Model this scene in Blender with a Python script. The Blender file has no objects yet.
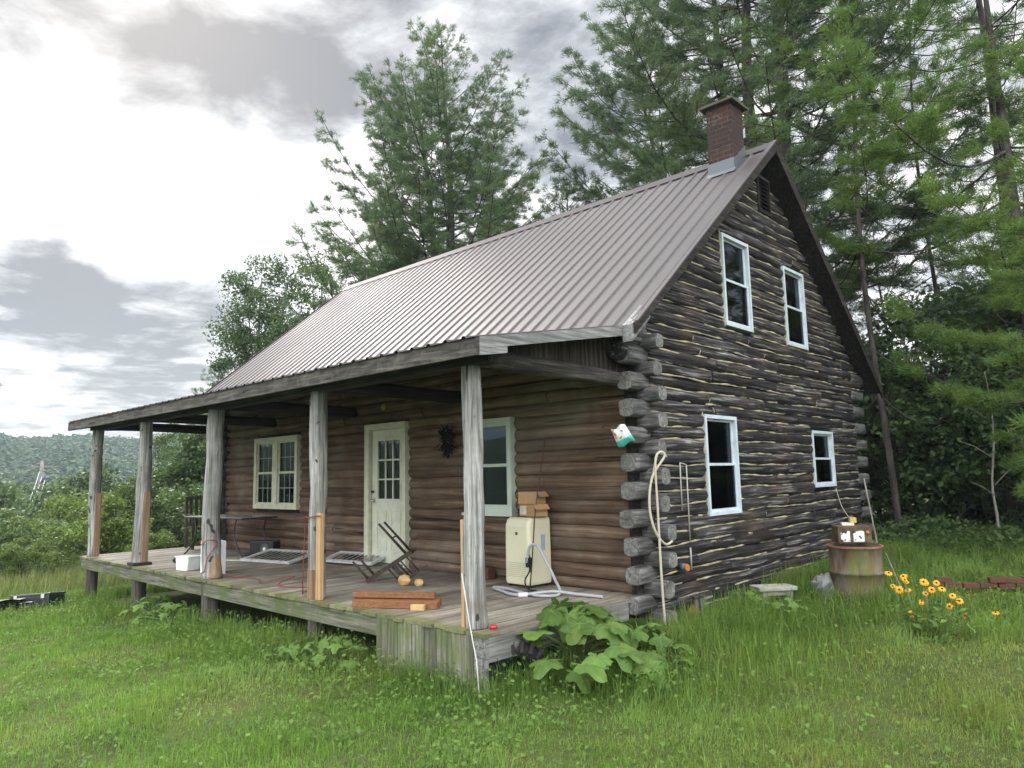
import bpy, bmesh, math, random
import numpy as np
from mathutils import Vector, Matrix
random.seed(7)
R = math.radians
sc = bpy.context.scene
col = sc.collection

# ------------------------------------------------------------------ helpers
def tag(o, label=None, cat=None, group=None, kind=None):
    if label: o['label'] = label
    if cat: o['category'] = cat
    if group: o['group'] = group
    if kind: o['kind'] = kind
    return o

def thing(name, loc, label, cat, group=None, rot=(0, 0, 0)):
    o = bpy.data.objects.new(name, None)
    col.objects.link(o)
    o.location = loc
    o.rotation_euler = rot
    o.empty_display_size = .2
    return tag(o, label, cat, group)

def root_loc(o):
    v = Vector((0, 0, 0))
    while o is not None:
        v += o.location
        o = o.parent
    return v

def sines(rng, n=3):
    return [(rng.uniform(.6, 1.3) * (k + 1), rng.uniform(0, 6.28), 1 / (k + 1)) for k in range(n)]

class MB:
    def __init__(s, T=None):
        s.v = []; s.f = []; s.fl = []; s.T = T
    def add(s, vs, fs, flat=False):
        b = len(s.v)
        s.v += [tuple(s.T(*p)) if s.T else tuple(p) for p in vs]
        for q in fs:
            s.f.append([b + i for i in q]); s.fl.append(flat)
    def box(s, x0, x1, y0, y1, z0, z1):
        s.add([(x0, y0, z0), (x1, y0, z0), (x1, y1, z0), (x0, y1, z0), (x0, y0, z1), (x1, y0, z1), (x1, y1, z1), (x0, y1, z1)],
              [(0, 3, 2, 1), (4, 5, 6, 7), (0, 1, 5, 4), (1, 2, 6, 5), (2, 3, 7, 6), (3, 0, 4, 7)], True)
    def bar(s, a, b, w, h, up=(0, 0, 1)):
        a = Vector(a); b = Vector(b); d = (b - a).normalized()
        u = Vector(up)
        if abs(d.dot(u)) > .98: u = Vector((1, 0, 0))
        x = d.cross(u).normalized() * (w / 2); y = x.normalized().cross(d).normalized() * (h / 2)
        vs = [p + i * x + j * y for p in (a, b) for i, j in ((-1, -1), (1, -1), (1, 1), (-1, 1))]
        s.add(vs, [(0, 1, 2, 3), (7, 6, 5, 4), (0, 4, 5, 1), (1, 5, 6, 2), (2, 6, 7, 3), (3, 7, 4, 0)], True)
    def prism(s, poly, axis, c0, c1):
        # poly: 2D points in the plane across axis ('x': (y,z), 'y': (x,z), 'z': (x,y))
        f = {'x': lambda a, b, c: (c, a, b), 'y': lambda a, b, c: (a, c, b), 'z': lambda a, b, c: (a, b, c)}[axis]
        n = len(poly)
        vs = [f(a, b, c0) for a, b in poly] + [f(a, b, c1) for a, b in poly]
        s.add(vs, [tuple(range(n)), tuple(range(2 * n - 1, n - 1, -1))] + [(i, (i + 1) % n, n + (i + 1) % n, n + i) for i in range(n)], True)
    def tube(s, pts, rad, n=8, cap=True):
        pts = [Vector(p) for p in pts]
        if not hasattr(rad, '__len__'): rad = [rad] * len(pts)
        vs = []; u = None
        for i, p in enumerate(pts):
            d = (pts[min(i + 1, len(pts) - 1)] - pts[max(i - 1, 0)]).normalized()
            if u is None:
                u = d.orthogonal().normalized()
            else:
                u = (u - d * u.dot(d))
                u = u.normalized() if u.length > 1e-6 else d.orthogonal().normalized()
            w = d.cross(u)
            vs += [p + (u * math.cos(2 * math.pi * k / n) + w * math.sin(2 * math.pi * k / n)) * rad[i] for k in range(n)]
        fs = []
        for i in range(len(pts) - 1):
            for k in range(n):
                a = i * n + k; b = i * n + (k + 1) % n
                fs.append((a, b, b + n, a + n))
        s.add(vs, fs)
        if cap:
            b = len(s.v) - len(vs)
            s.f.append([b + k for k in range(n)][::-1]); s.fl.append(True)
            s.f.append([b + (len(pts) - 1) * n + k for k in range(n)]); s.fl.append(True)
    def log(s, p0, p1, r, seed, n=12, step=.14, wob=.010, sq=0.0, rough=.05, taper=0.0):
        rng = random.Random(seed)
        p0 = Vector(p0); p1 = Vector(p1); L = (p1 - p0).length; d = (p1 - p0) / L
        u = Vector((0, 0, 1)) if abs(d.z) < .7 else Vector((1, 0, 0))
        w = d.cross(u).normalized(); u = w.cross(d)
        S1, S2, S3, S4 = (sines(rng) for _ in range(4))
        ev = lambda S, t: sum(a * math.sin(f * t + ph) for f, ph, a in S) / 1.8
        knots = [(rng.uniform(0, L), rng.uniform(0, 6.28), rng.uniform(.008, .022)) for _ in range(int(L * 1.6))]
        m = max(2, int(L / step)) + 1
        ss = [0, .012] + [L * i / (m - 1) for i in range(1, m - 1)] + [L - .012, L]
        vs = []
        for i, t in enumerate(ss):
            c = p0 + d * t + u * ev(S1, t * 1.4) * wob + w * ev(S2, t * 1.3) * wob
            rr = r * (1 + rough * ev(S3, t * 2.1)) * (1 - taper * t / L)
            if i in (0, len(ss) - 1): rr *= .9
            for k in range(n):
                a = 2 * math.pi * k / n
                q = rr * (1 + rough * .8 * math.sin(3 * a + ev(S4, t * 3) * 3) + rough * .5 * ev(S3, t * 5 + a * 2))
                for kt, ka, kh in knots:
                    if abs(kt - t) < .12:
                        q += kh * math.exp(-((kt - t) / .05) ** 2) * max(0, math.cos(a - ka)) ** 6
                ca, sa = math.cos(a), math.sin(a)
                if sq:
                    e = 1 / max(abs(ca), abs(sa)); q *= 1 + sq * (e - 1)
                vs.append(c + (u * sa + w * ca) * q)
        fs = []
        for i in range(len(ss) - 1):
            for k in range(n):
                a = i * n + k; b = i * n + (k + 1) % n
                fs.append((a, b, b + n, a + n))
        s.add(vs, fs)
        b = len(s.v) - len(vs)
        s.f.append([b + k for k in range(n)][::-1]); s.fl.append(True)
        s.f.append([b + (len(ss) - 1) * n + k for k in range(n)]); s.fl.append(True)
    def sphere(s, c, rx, ry=None, rz=None, n=10, m=7):
        ry = ry or rx; rz = rz or rx
        vs = [(c[0], c[1], c[2] - rz)]
        for i in range(1, m):
            t = math.pi * i / m
            vs += [(c[0] + rx * math.sin(t) * math.cos(2 * math.pi * k / n), c[1] + ry * math.sin(t) * math.sin(2 * math.pi * k / n), c[2] - rz * math.cos(t)) for k in range(n)]
        vs.append((c[0], c[1], c[2] + rz))
        fs = [(0, 1 + (k + 1) % n, 1 + k) for k in range(n)]
        for i in range(m - 2):
            for k in range(n):
                a = 1 + i * n + k; b = 1 + i * n + (k + 1) % n
                fs.append((a, b, b + n, a + n))
        e = len(vs) - 1; l = 1 + (m - 2) * n
        fs += [(l + k, l + (k + 1) % n, e) for k in range(n)]
        s.add(vs, fs)
    def build(s, name, mat, parent=None, world=True, bevel=0, recalc=True, dz=0, mat2=None):
        me = bpy.data.meshes.new(name)
        off = root_loc(parent) if (parent is not None and world) else Vector((0, 0, 0))
        me.from_pydata([(x - off.x, y - off.y, z - off.z + dz) for x, y, z in s.v], [], s.f)
        me.polygons.foreach_set('use_smooth', [not q for q in s.fl])
        if recalc or bevel:
            bm = bmesh.new(); bm.from_mesh(me)
            bmesh.ops.recalc_face_normals(bm, faces=bm.faces)
            if bevel:
                bmesh.ops.bevel(bm, geom=[e for e in bm.edges if len(e.link_faces) == 2 and e.calc_face_angle(0) > .5], offset=bevel, segments=2, profile=.6, affect='EDGES')
            bm.to_mesh(me); bm.free()
        me.materials.append(mat)
        if mat2 is not None:      # second material on the flat faces (sawn ends, leaf veins)
            me.materials.append(mat2); me.polygons.foreach_set('material_index', [1 if q else 0 for q in s.fl])
        o = bpy.data.objects.new(name, me)
        col.objects.link(o)
        if parent is not None: o.parent = parent
        return o

def np_mesh(name, V, F4=None, F3=None, mat=None, parent=None, smooth=False, loc=None):
    """fast mesh from arrays: V (n,3), F4 (a,4), F3 (b,3)"""
    me = bpy.data.meshes.new(name)
    F4 = np.zeros((0, 4), int) if F4 is None else F4
    F3 = np.zeros((0, 3), int) if F3 is None else F3
    me.vertices.add(len(V)); me.vertices.foreach_set('co', np.ascontiguousarray(V, dtype=np.float32).ravel())
    nl = F4.size + F3.size
    me.loops.add(nl); me.polygons.add(len(F4) + len(F3))
    me.loops.foreach_set('vertex_index', np.concatenate([F4.ravel(), F3.ravel()]).astype(np.int32))
    st = np.concatenate([np.arange(len(F4)) * 4, F4.size + np.arange(len(F3)) * 3]).astype(np.int32)
    me.polygons.foreach_set('loop_start', st)
    if smooth: me.polygons.foreach_set('use_smooth', np.ones(len(st), bool))
    me.update(calc_edges=True)
    if mat: me.materials.append(mat)
    o = bpy.data.objects.new(name, me)
    col.objects.link(o)
    if parent is not None: o.parent = parent
    if loc is not None: o.location = loc
    return o

def copy_tree(root, loc, rz=0, sc_=1.0, label=None, group=None, cat=None):
    c = root.copy(); col.objects.link(c)
    c.location = loc; c.rotation_euler = (0, 0, rz); c.scale = (sc_,) * 3 if not hasattr(sc_, '__len__') else sc_
    if label: c['label'] = label
    if group: c['group'] = group
    for ch in list(root.children):
        d = ch.copy(); col.objects.link(d); d.parent = c
        for g in ch.children:
            e = g.copy(); col.objects.link(e); e.parent = d
    return c

# ------------------------------------------------------------------ materials
class N:
    def __init__(s, name):
        s.m = bpy.data.materials.new(name); s.m.use_nodes = True
        s.t = s.m.node_tree; s.n = s.t.nodes; s.l = s.t.links
        s.p = s.n['Principled BSDF']; s.out = s.n['Material Output']
    def node(s, t, **k):
        o = s.n.new(t)
        for a, b in k.items():
            if a.startswith('i_'):
                o.inputs[a[2:].replace('_', ' ')].default_value = b
            else: setattr(o, a, b)
        return o
    def link(s, a, b): s.l.new(a, b)
    def coord(s, scale=(1, 1, 1), kind='Object'):
        tc = s.node('ShaderNodeTexCoord'); mp = s.node('ShaderNodeMapping')
        mp.inputs['Scale'].default_value = scale
        s.link(tc.outputs[kind], mp.inputs['Vector']); return mp.outputs['Vector']
    def noise(s, vec, scale, detail=6, rough=.6, dist=0):
        o = s.node('ShaderNodeTexNoise')
        o.inputs['Scale'].default_value = scale; o.inputs['Detail'].default_value = detail
        o.inputs['Roughness'].default_value = rough; o.inputs['Distortion'].default_value = dist
        if vec is not None: s.link(vec, o.inputs['Vector'])
        return o.outputs['Fac']
    def ramp(s, fac, stops, interp='LINEAR'):
        o = s.node('ShaderNodeValToRGB'); o.color_ramp.interpolation = interp
        e = o.color_ramp.elements
        while len(e) < len(stops): e.new(.5)
        for q, (p, c) in zip(e, stops):
            q.position = p; q.color = (c[0], c[1], c[2], 1) if hasattr(c, '__len__') else (c, c, c, 1)
        s.link(fac, o.inputs['Fac']); return o.outputs['Color']
    def mix(s, fac, a, b, mode='MIX'):
        o = s.node('ShaderNodeMix', data_type='RGBA', blend_type=mode)
        for i, q in ((0, fac), (6, a), (7, b)):
            if hasattr(q, 'is_linked'): s.link(q, o.inputs[i])
            elif i == 0: o.inputs[0].default_value = q
            else: o.inputs[i].default_value = (*q, 1) if hasattr(q, '__len__') else (q, q, q, 1)
        return o.outputs[2]
    def math(s, op, a, b=0.0, clamp=False):
        o = s.node('ShaderNodeMath', operation=op, use_clamp=clamp)
        for i, q in ((0, a), (1, b)):
            if hasattr(q, 'is_linked'): s.link(q, o.inputs[i])
            else: o.inputs[i].default_value = q
        return o.outputs[0]
    def island(s): return s.node('ShaderNodeNewGeometry').outputs['Random Per Island']
    def bump(s, h, strength=.5, dist=.01):
        o = s.node('ShaderNodeBump'); o.inputs['Strength'].default_value = strength; o.inputs['Distance'].default_value = dist
        s.link(h, o.inputs['Height']); s.link(o.outputs['Normal'], s.p.inputs['Normal'])
    def fin(s, colr, rough=.8, spec=.3, metal=0):
        if hasattr(colr, 'is_linked'): s.link(colr, s.p.inputs['Base Color'])
        else: s.p.inputs['Base Color'].default_value = (*colr, 1)
        if hasattr(rough, 'is_linked'): s.link(rough, s.p.inputs['Roughness'])
        else: s.p.inputs['Roughness'].default_value = rough
        s.p.inputs['Specular IOR Level'].default_value = spec; s.p.inputs['Metallic'].default_value = metal
        return s.m

AX = {'x': 0, 'y': 1, 'z': 2}
def wood(name, dark, mid, light, axis='x', fine=38, along=1.6, stain=None, stain_amt=.5, stain_scale=1.3, lo=.36, hi=.66, vary=.25, bump=.6, rough=.85, spec=.2, crack=True, knots=False):
    n = N(name)
    s = [fine] * 3; s[AX[axis]] = along
    vec = n.coord(s)
    isl = n.island()
    cv = n.node('ShaderNodeVectorMath', operation='ADD')
    cm = n.node('ShaderNodeCombineXYZ')
    off = n.math('MULTIPLY', isl, 37.0)
    for i in range(3): n.link(off, cm.inputs[i])
    n.link(vec, cv.inputs[0]); n.link(cm.outputs[0], cv.inputs[1])
    g = n.noise(cv.outputs[0], 1.0, 7, .68, .3)
    c = n.ramp(g, [(lo, dark), ((lo + hi) / 2, mid), (hi, light)])
    big = n.noise(n.coord(), 2.2, 4, .6)
    c = n.mix(n.math('MULTIPLY', n.ramp(big, [(.38, 0), (.68, 1)]), .55), c, dark)
    if stain is not None:
        st = n.noise(n.coord(), stain_scale, 6, .65, .5)
        c = n.mix(n.math('MULTIPLY', n.ramp(st, [(.5, 0), (.68, 1)]), stain_amt), c, stain)
    val = n.math('ADD', n.math('MULTIPLY', isl, 2 * vary), 1 - vary)
    hs = n.node('ShaderNodeHueSaturation'); n.link(c, hs.inputs['Color']); n.link(val, hs.inputs['Value'])
    c = hs.outputs['Color']
    if crack:
        s2 = [fine * .9] * 3; s2[AX[axis]] = along * .7
        ck = n.noise(n.coord(s2), 1.0, 3, .5, 1.2)
        ckm = n.ramp(ck, [(.30, 1), (.35, 0)])
        c = n.mix(ckm, c, tuple(q * .35 for q in dark))
    if knots:
        kk = n.noise(n.coord((9, 9, 7)), 1.0, 1, .3)
        c = n.mix(n.ramp(kk, [(.70, 0), (.73, 1)]), c, tuple(q * .4 for q in dark))
    n.bump(g, bump, .012)
    return n.fin(c, rough, spec)

def plain(name, c, rough=.6, spec=.4, metal=0, dirt=None, dirt_amt=.5, scale=6, bump=0):
    n = N(name)
    if dirt is None and not bump:
        nz = n.noise(n.coord(), scale, 4, .6)
        cc = n.mix(n.ramp(nz, [(.3, 0), (.7, 1)]), tuple(q * .88 for q in c), c)
    else:
        nz = n.noise(n.coord(), scale, 7, .65, .3)
        cc = n.mix(n.math('MULTIPLY', n.ramp(nz, [(.42, 0), (.7, 1)]), dirt_amt), c, dirt or c)
        if bump: n.bump(nz, bump, .01)
    return n.fin(cc, rough, spec, metal)

def leafmat(name, a, b, transl=.3, rough=.55, nscale=.6, per_obj=.25, yellow=None, y_amt=.35):
    n = N(name)
    isl = n.island()
    nz = n.noise(n.coord(), nscale, 3, .6)
    f = n.math('ADD', n.math('MULTIPLY', isl, .55), n.math('MULTIPLY', n.ramp(nz, [(.35, 0), (.65, 1)]), .45))
    c = n.mix(f, a, b)
    if yellow is not None:
        n2 = n.noise(n.coord(), nscale * .6, 4, .65)
        c = n.mix(n.math('MULTIPLY', n.ramp(n2, [(.5, 0), (.66, 1)]), y_amt), c, yellow)
    oi = n.node('ShaderNodeObjectInfo')
    val = n.math('ADD', n.math('MULTIPLY', oi.outputs['Random'], 2 * per_obj), 1 - per_obj)
    hs = n.node('ShaderNodeHueSaturation'); n.link(c, hs.inputs['Color']); n.link(val, hs.inputs['Value'])
    n.fin(hs.outputs['Color'], rough, .25)
    tr = n.node('ShaderNodeBsdfTranslucent'); n.link(hs.outputs['Color'], tr.inputs['Color'])
    mx = n.node('ShaderNodeMixShader'); mx.inputs[0].default_value = transl
    n.link(n.p.outputs[0], mx.inputs[1]); n.link(tr.outputs[0], mx.inputs[2]); n.link(mx.outputs[0], n.out.inputs['Surface'])
    return n.m

M = {}
GD, GM, GL = (.009, .0088, .0092), (.046, .0435, .0425), (.29, .284, .278)
M['gable_log'] = wood('gable_log_wood', GD, GM, GL, 'y', 30, 1.1, stain=(.075, .048, .03), stain_amt=.4, lo=.41, hi=.67, vary=.42, bump=.9)
M['gable_log_x'] = wood('side_log_wood', GD, GM, GL, 'x', 30, 1.1, lo=.38, hi=.68, vary=.3, bump=.9)
M['front_log'] = wood('front_log_wood', (.058, .038, .026), (.148, .100, .067), (.29, .225, .165), 'x', 22, .8, stain=(.26, .235, .20), stain_amt=.5, stain_scale=.6, lo=.32, hi=.74, vary=.22, bump=.45)
M['end_x'] = wood('log_end_wood_x', (.03, .029, .028), (.09, .088, .085), (.21, .205, .20), 'x', 26, 2, vary=.3)
M['end_y'] = wood('log_end_wood_y', (.03, .029, .028), (.10, .098, .094), (.23, .225, .215), 'y', 26, 2, vary=.3)
def sawn():
    n = N('sawn_end_grain')
    a = n.noise(n.coord(), 26, 5, .6)
    c = n.ramp(a, [(.3, (.10, .098, .092)), (.55, (.20, .197, .188)), (.75, (.30, .295, .28))])
    v = n.node('ShaderNodeTexVoronoi', feature='DISTANCE_TO_EDGE'); v.inputs['Scale'].default_value = 8
    n.link(n.coord(), v.inputs['Vector'])
    c = n.mix(n.ramp(v.outputs['Distance'], [(.012, .6), (.035, 0)]), c, (.03, .028, .026))
    big = n.noise(n.coord(), 3.5, 3, .6)
    c = n.mix(n.math('MULTIPLY', n.ramp(big, [(.4, 0), (.65, 1)]), .6), c, (.06, .056, .05))
    n.bump(a, .4, .006)
    return n.fin(c, .9, .15)
M['sawn'] = sawn()
M['vein'] = plain('leaf_vein', (.125, .205, .055), .6, .3)
M['post'] = wood('post_wood', (.095, .093, .086), (.25, .25, .238), (.44, .44, .425), 'z', 30, 1.0, stain=(.11, .095, .07), stain_amt=.6, lo=.36, hi=.62, vary=.12, bump=.8, knots=True)
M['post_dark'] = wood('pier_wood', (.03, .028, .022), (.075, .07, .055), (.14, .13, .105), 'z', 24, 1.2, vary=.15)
M['deck'] = wood('deck_wood', (.12, .105, .078), (.25, .225, .18), (.39, .355, .29), 'y', 40, 1.3, stain=(.10, .082, .062), stain_amt=.6, stain_scale=.9, lo=.33, hi=.66, vary=.2, bump=.5, rough=.7)
M['grey_beam'] = wood('grey_beam_wood', (.07, .07, .065), (.17, .17, .16), (.29, .29, .28), 'y', 30, 1.2, vary=.15)
M['fascia'] = wood('fascia_wood', (.03, .028, .025), (.075, .07, .062), (.15, .14, .125), 'x', 30, 2.2, stain=(.16, .155, .13), stain_amt=.5, stain_scale=5, vary=.1)
M['rake'] = wood('rake_wood', (.10, .10, .10), (.22, .22, .22), (.36, .365, .365), 'y', 30, 1.4, vary=.1)
M['dark_x'] = wood('dark_wood_x', (.014, .012, .010), (.035, .030, .026), (.075, .068, .06), 'x', 26, 1, vary=.2)
M['dark_y'] = wood('dark_wood_y', (.012, .010, .009), (.028, .024, .021), (.065, .058, .05), 'y', 26, 1, vary=.2)
M['infill'] = wood('infill_wood', (.015, .012, .010), (.04, .032, .028), (.12, .10, .088), 'z', 30, 1.5, vary=.3)
M['ceiling'] = wood('ceiling_wood', (.09, .075, .055), (.17, .145, .11), (.26, .225, .175), 'x', 26, 1, vary=.2)
M['newwood'] = wood('new_lumber', (.34, .20, .095), (.46, .30, .155), (.56, .39, .22), 'z', 30, 1, vary=.1, bump=.2, crack=False)
M['oldpatch'] = wood('orange_patch_wood', (.15, .098, .06), (.24, .162, .10), (.34, .245, .165), 'z', 30, 1, vary=.1, bump=.3, crack=False)
M['cedar'] = wood('cedar', (.17, .075, .035), (.23, .105, .05), (.29, .145, .075), 'x', 40, 1.5, vary=.15, bump=.3, crack=False)
M['pine_block'] = plain('cut_pine', (.52, .36, .16), .8, .2, dirt=(.35, .22, .09), dirt_amt=.6, scale=14)
M['chair_wood'] = wood('chair_wood', (.018, .010, .007), (.04, .024, .016), (.075, .048, .034), 'z', 30, 2, vary=.1, bump=.2, rough=.5, spec=.4)
M['left_chair'] = wood('left_chair_wood', (.03, .024, .018), (.065, .052, .04), (.11, .09, .07), 'z', 30, 2, vary=.1)
M['chink'] = plain('chinking', (.36, .325, .215), .85, .2, dirt=(.10, .088, .06), dirt_amt=.9, scale=5)
M['white'] = plain('white_window_paint', (.50, .57, .62), .5, .35, dirt=(.30, .33, .34), dirt_amt=.55, scale=9)
M['cream'] = plain('cream_paint', (.60, .60, .47), .5, .35, dirt=(.36, .36, .27), dirt_amt=.6, scale=7)
M['door'] = plain('door_paint', (.62, .64, .53), .45, .4, dirt=(.34, .33, .26), dirt_amt=.6, scale=3.5)
M['muntin'] = plain('muntin', (.40, .42, .42), .5, .4)
M['black'] = plain('black_plastic', (.012, .012, .013), .45, .4)
M['blackmetal'] = plain('black_metal', (.02, .02, .022), .4, .5)
M['rubber'] = plain('black_rubber', (.014, .014, .014), .75, .3, dirt=(.05, .047, .042), dirt_amt=.5, scale=5)
M['beige'] = plain('beige_plastic', (.62, .60, .44), .4, .4, dirt=(.50, .47, .33), dirt_amt=.4, scale=3)
M['darkgrey'] = plain('dark_grey_plastic', (.06, .065, .07), .35, .5)
M['card'] = plain('cardboard', (.40, .25, .13), .85, .15, dirt=(.28, .17, .085), dirt_amt=.5, scale=9)
M['paper'] = plain('white_paper', (.62, .60, .54), .7, .2, dirt=(.3, .25, .2), dirt_amt=.6, scale=16)
M['whitepl'] = plain('white_plastic', (.70, .73, .74), .4, .4, dirt=(.5, .5, .47), dirt_amt=.4, scale=7)
M['shutter'] = plain('shutter_white', (.50, .51, .49), .6, .3, dirt=(.3, .29, .26), dirt_amt=.6, scale=6)
M['greyhose'] = plain('grey_hose', (.34, .36, .38), .5, .4)
M['creamhose'] = plain('cream_hose', (.40, .37, .29), .5, .4, dirt=(.28, .25, .18), dirt_amt=.4, scale=9)
M['whitecord'] = plain('white_cord', (.46, .46, .42), .7, .3)
M['redwire'] = plain('red_wire', (.22, .03, .025), .5, .4)
M['rodm'] = plain('rusty_rod', (.10, .045, .03), .6, .4)
M['concrete'] = plain('mossy_concrete', (.33, .33, .29), .9, .2, dirt=(.14, .15, .09), dirt_amt=.7, scale=7, bump=.5)
M['capstone'] = plain('mossy_capstone', (.085, .075, .058), .9, .2, dirt=(.06, .058, .035), dirt_amt=.7, scale=7, bump=.5)
M['stone'] = plain('grey_stone', (.22, .23, .23), .9, .2, dirt=(.10, .10, .10), dirt_amt=.8, scale=5, bump=.7)
M['case'] = plain('black_case', (.012, .013, .016), .45, .4)
M['tarp'] = plain('grey_tarp', (.13, .145, .15), .6, .3, dirt=(.07, .08, .075), dirt_amt=.5, scale=3)
M['silver'] = plain('bare_metal', (.5, .51, .52), .35, .5, .8)
M['lead'] = plain('lead_flashing', (.11, .125, .14), .45, .5, .35, dirt=(.10, .11, .12), dirt_amt=.6, scale=6)
M['orange'] = plain('orange_plastic', (.42, .14, .03), .5, .4)
M['rustor'] = plain('orange_rust', (.26, .085, .025), .85, .2, dirt=(.07, .03, .02), dirt_amt=.7, scale=14)
M['yellow'] = plain('yellow_plastic', (.42, .33, .10), .6, .3)
M['copper'] = plain('dark_pipe', (.06, .05, .048), .5, .4, .4)
M['brickbed'] = plain('old_brick', (.105, .046, .034), .9, .15, dirt=(.05, .045, .03), dirt_amt=.8, scale=5, bump=.5)
M['bark'] = wood('pine_bark', (.022, .018, .016), (.055, .047, .041), (.11, .097, .086), 'z', 9, 2.2, vary=.15, bump=1.0, lo=.34, hi=.68)
M['barkpale'] = wood('pale_bark', (.10, .095, .082), (.20, .19, .165), (.33, .32, .285), 'z', 14, 4, vary=.15)
M['pole'] = wood('pole_wood', (.11, .10, .09), (.2, .185, .17), (.30, .285, .265), 'z', 20, 1, vary=.1)
M['wire'] = plain('bright_wire', (.62, .63, .64), .5, .4)
M['needle'] = leafmat('pine_needles', (.050, .090, .038), (.125, .185, .075), .42, .5, .35, .15, yellow=(.17, .22, .05), y_amt=.5)
M['needle_near'] = leafmat('fresh_pine_needles', (.070, .135, .028), (.165, .255, .050), .45, .5, .5, .1, yellow=(.20, .27, .05), y_amt=.5)
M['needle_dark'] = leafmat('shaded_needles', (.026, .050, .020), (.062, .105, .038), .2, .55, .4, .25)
M['leaf'] = leafmat('broad_leaves', (.045, .085, .026), (.105, .165, .048), .35, .5, .5, .22, yellow=(.13, .17, .04), y_amt=.35)
M['leaf_bright'] = leafmat('bright_leaves', (.075, .13, .022), (.17, .24, .05), .4, .5, .4, .25, yellow=(.19, .23, .05), y_amt=.4)
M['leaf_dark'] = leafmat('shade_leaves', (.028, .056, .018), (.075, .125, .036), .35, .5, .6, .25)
M['grassm'] = leafmat('grass_blades', (.085, .18, .026), (.21, .36, .06), .42, .5, 1.1, 0, yellow=(.33, .36, .10), y_amt=.38)
def dry(m, amt=.75):
    # the lawn is drier and more olive on the gable side
    n = N.__new__(N); n.m = m; n.t = m.node_tree; n.n = n.t.nodes; n.l = n.t.links
    hs = [q for q in n.n if q.type == 'HUE_SAT'][0]; src = hs.inputs['Color'].links[0].from_socket
    sp = n.node('ShaderNodeSeparateXYZ'); n.link(n.node('ShaderNodeTexCoord').outputs['Object'], sp.inputs[0])
    g = n.math('ADD', n.math('MULTIPLY', sp.outputs[0], .20), n.math('MULTIPLY', sp.outputs[1], .07))
    g = n.math('ADD', g, n.noise(n.coord(), 1.3, 5, .65))
    c = n.mix(n.math('MULTIPLY', n.ramp(g, [(.52, 0), (1.0, 1)]), amt), src, (.27, .265, .075))
    n.link(c, hs.inputs['Color']); return m
dry(M['grassm'], .5)
M['grasslong'] = leafmat('tall_grass_blades', (.080, .155, .028), (.20, .31, .062), .4, .5, .8, 0, yellow=(.30, .27, .10), y_amt=.35)
M['weed'] = leafmat('weed_leaves', (.075, .15, .028), (.165, .26, .058), .4, .7, .8, .1)
M['bigleaf'] = leafmat('big_leaves', (.045, .105, .020), (.125, .215, .045), .35, .55, 9, .28, yellow=(.21, .26, .06), y_amt=.4)
M['stem'] = plain('green_stem', (.10, .15, .05), .6, .3)
M['petal'] = plain('golden_petal', (.72, .33, .012), .6, .3)
M['disc'] = plain('flower_disc', (.10, .03, .012), .9, .1)

def roof_metal():
    n = N('bronze_roof_metal')
    a = n.noise(n.coord((1.2, .35, .35)), 1.6, 6, .6, .4)
    c = n.mix(n.ramp(a, [(.35, 0), (.7, 1)]), (.047, .041, .043), (.074, .065, .068))
    # faint streaks running down the slope
    st = n.noise(n.coord((9, .35, .35)), 1.0, 4, .6)
    c = n.mix(n.math('MULTIPLY', n.ramp(st, [(.5, 0), (.75, 1)]), .5), c, (.060, .045, .043))
    sp = n.node('ShaderNodeSeparateXYZ'); n.link(n.node('ShaderNodeTexCoord').outputs['Object'], sp.inputs[0])
    fx = n.math('ABSOLUTE', n.math('SUBTRACT', n.math('FRACT', n.math('DIVIDE', n.math('ADD', sp.outputs[0], 10.79), .2286)), .86))
    fy = n.math('ABSOLUTE', n.math('SUBTRACT', n.math('FRACT', n.math('DIVIDE', sp.outputs[1], .47)), .5))
    dot = n.math('MULTIPLY', n.math('LESS_THAN', fx, .055), n.math('LESS_THAN', fy, .028))
    c = n.mix(n.math('MULTIPLY', dot, .75), c, (.02, .017, .016))
    sheet = n.node('ShaderNodeTexWhiteNoise', noise_dimensions='1D'); n.link(n.math('FLOOR', n.math('DIVIDE', n.math('ADD', sp.outputs[0], 10.79), .9144)), sheet.inputs['W'])
    hs = n.node('ShaderNodeHueSaturation'); n.link(c, hs.inputs['Color']); n.link(n.math('ADD', n.math('MULTIPLY', sheet.outputs['Value'], .22), .89), hs.inputs['Value']); c = hs.outputs['Color']
    r = n.math('ADD', n.math('MULTIPLY', a, .25), .42)
    big = n.noise(n.coord((.8, .5, .5)), 2.2, 3, .5); n.bump(big, .25, .05)
    return n.fin(c, r, .4, .2)
M['roof'] = roof_metal()
M['ridge'] = plain('dark_ridge_metal', (.05, .042, .042), .6, .3, .2)

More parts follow.
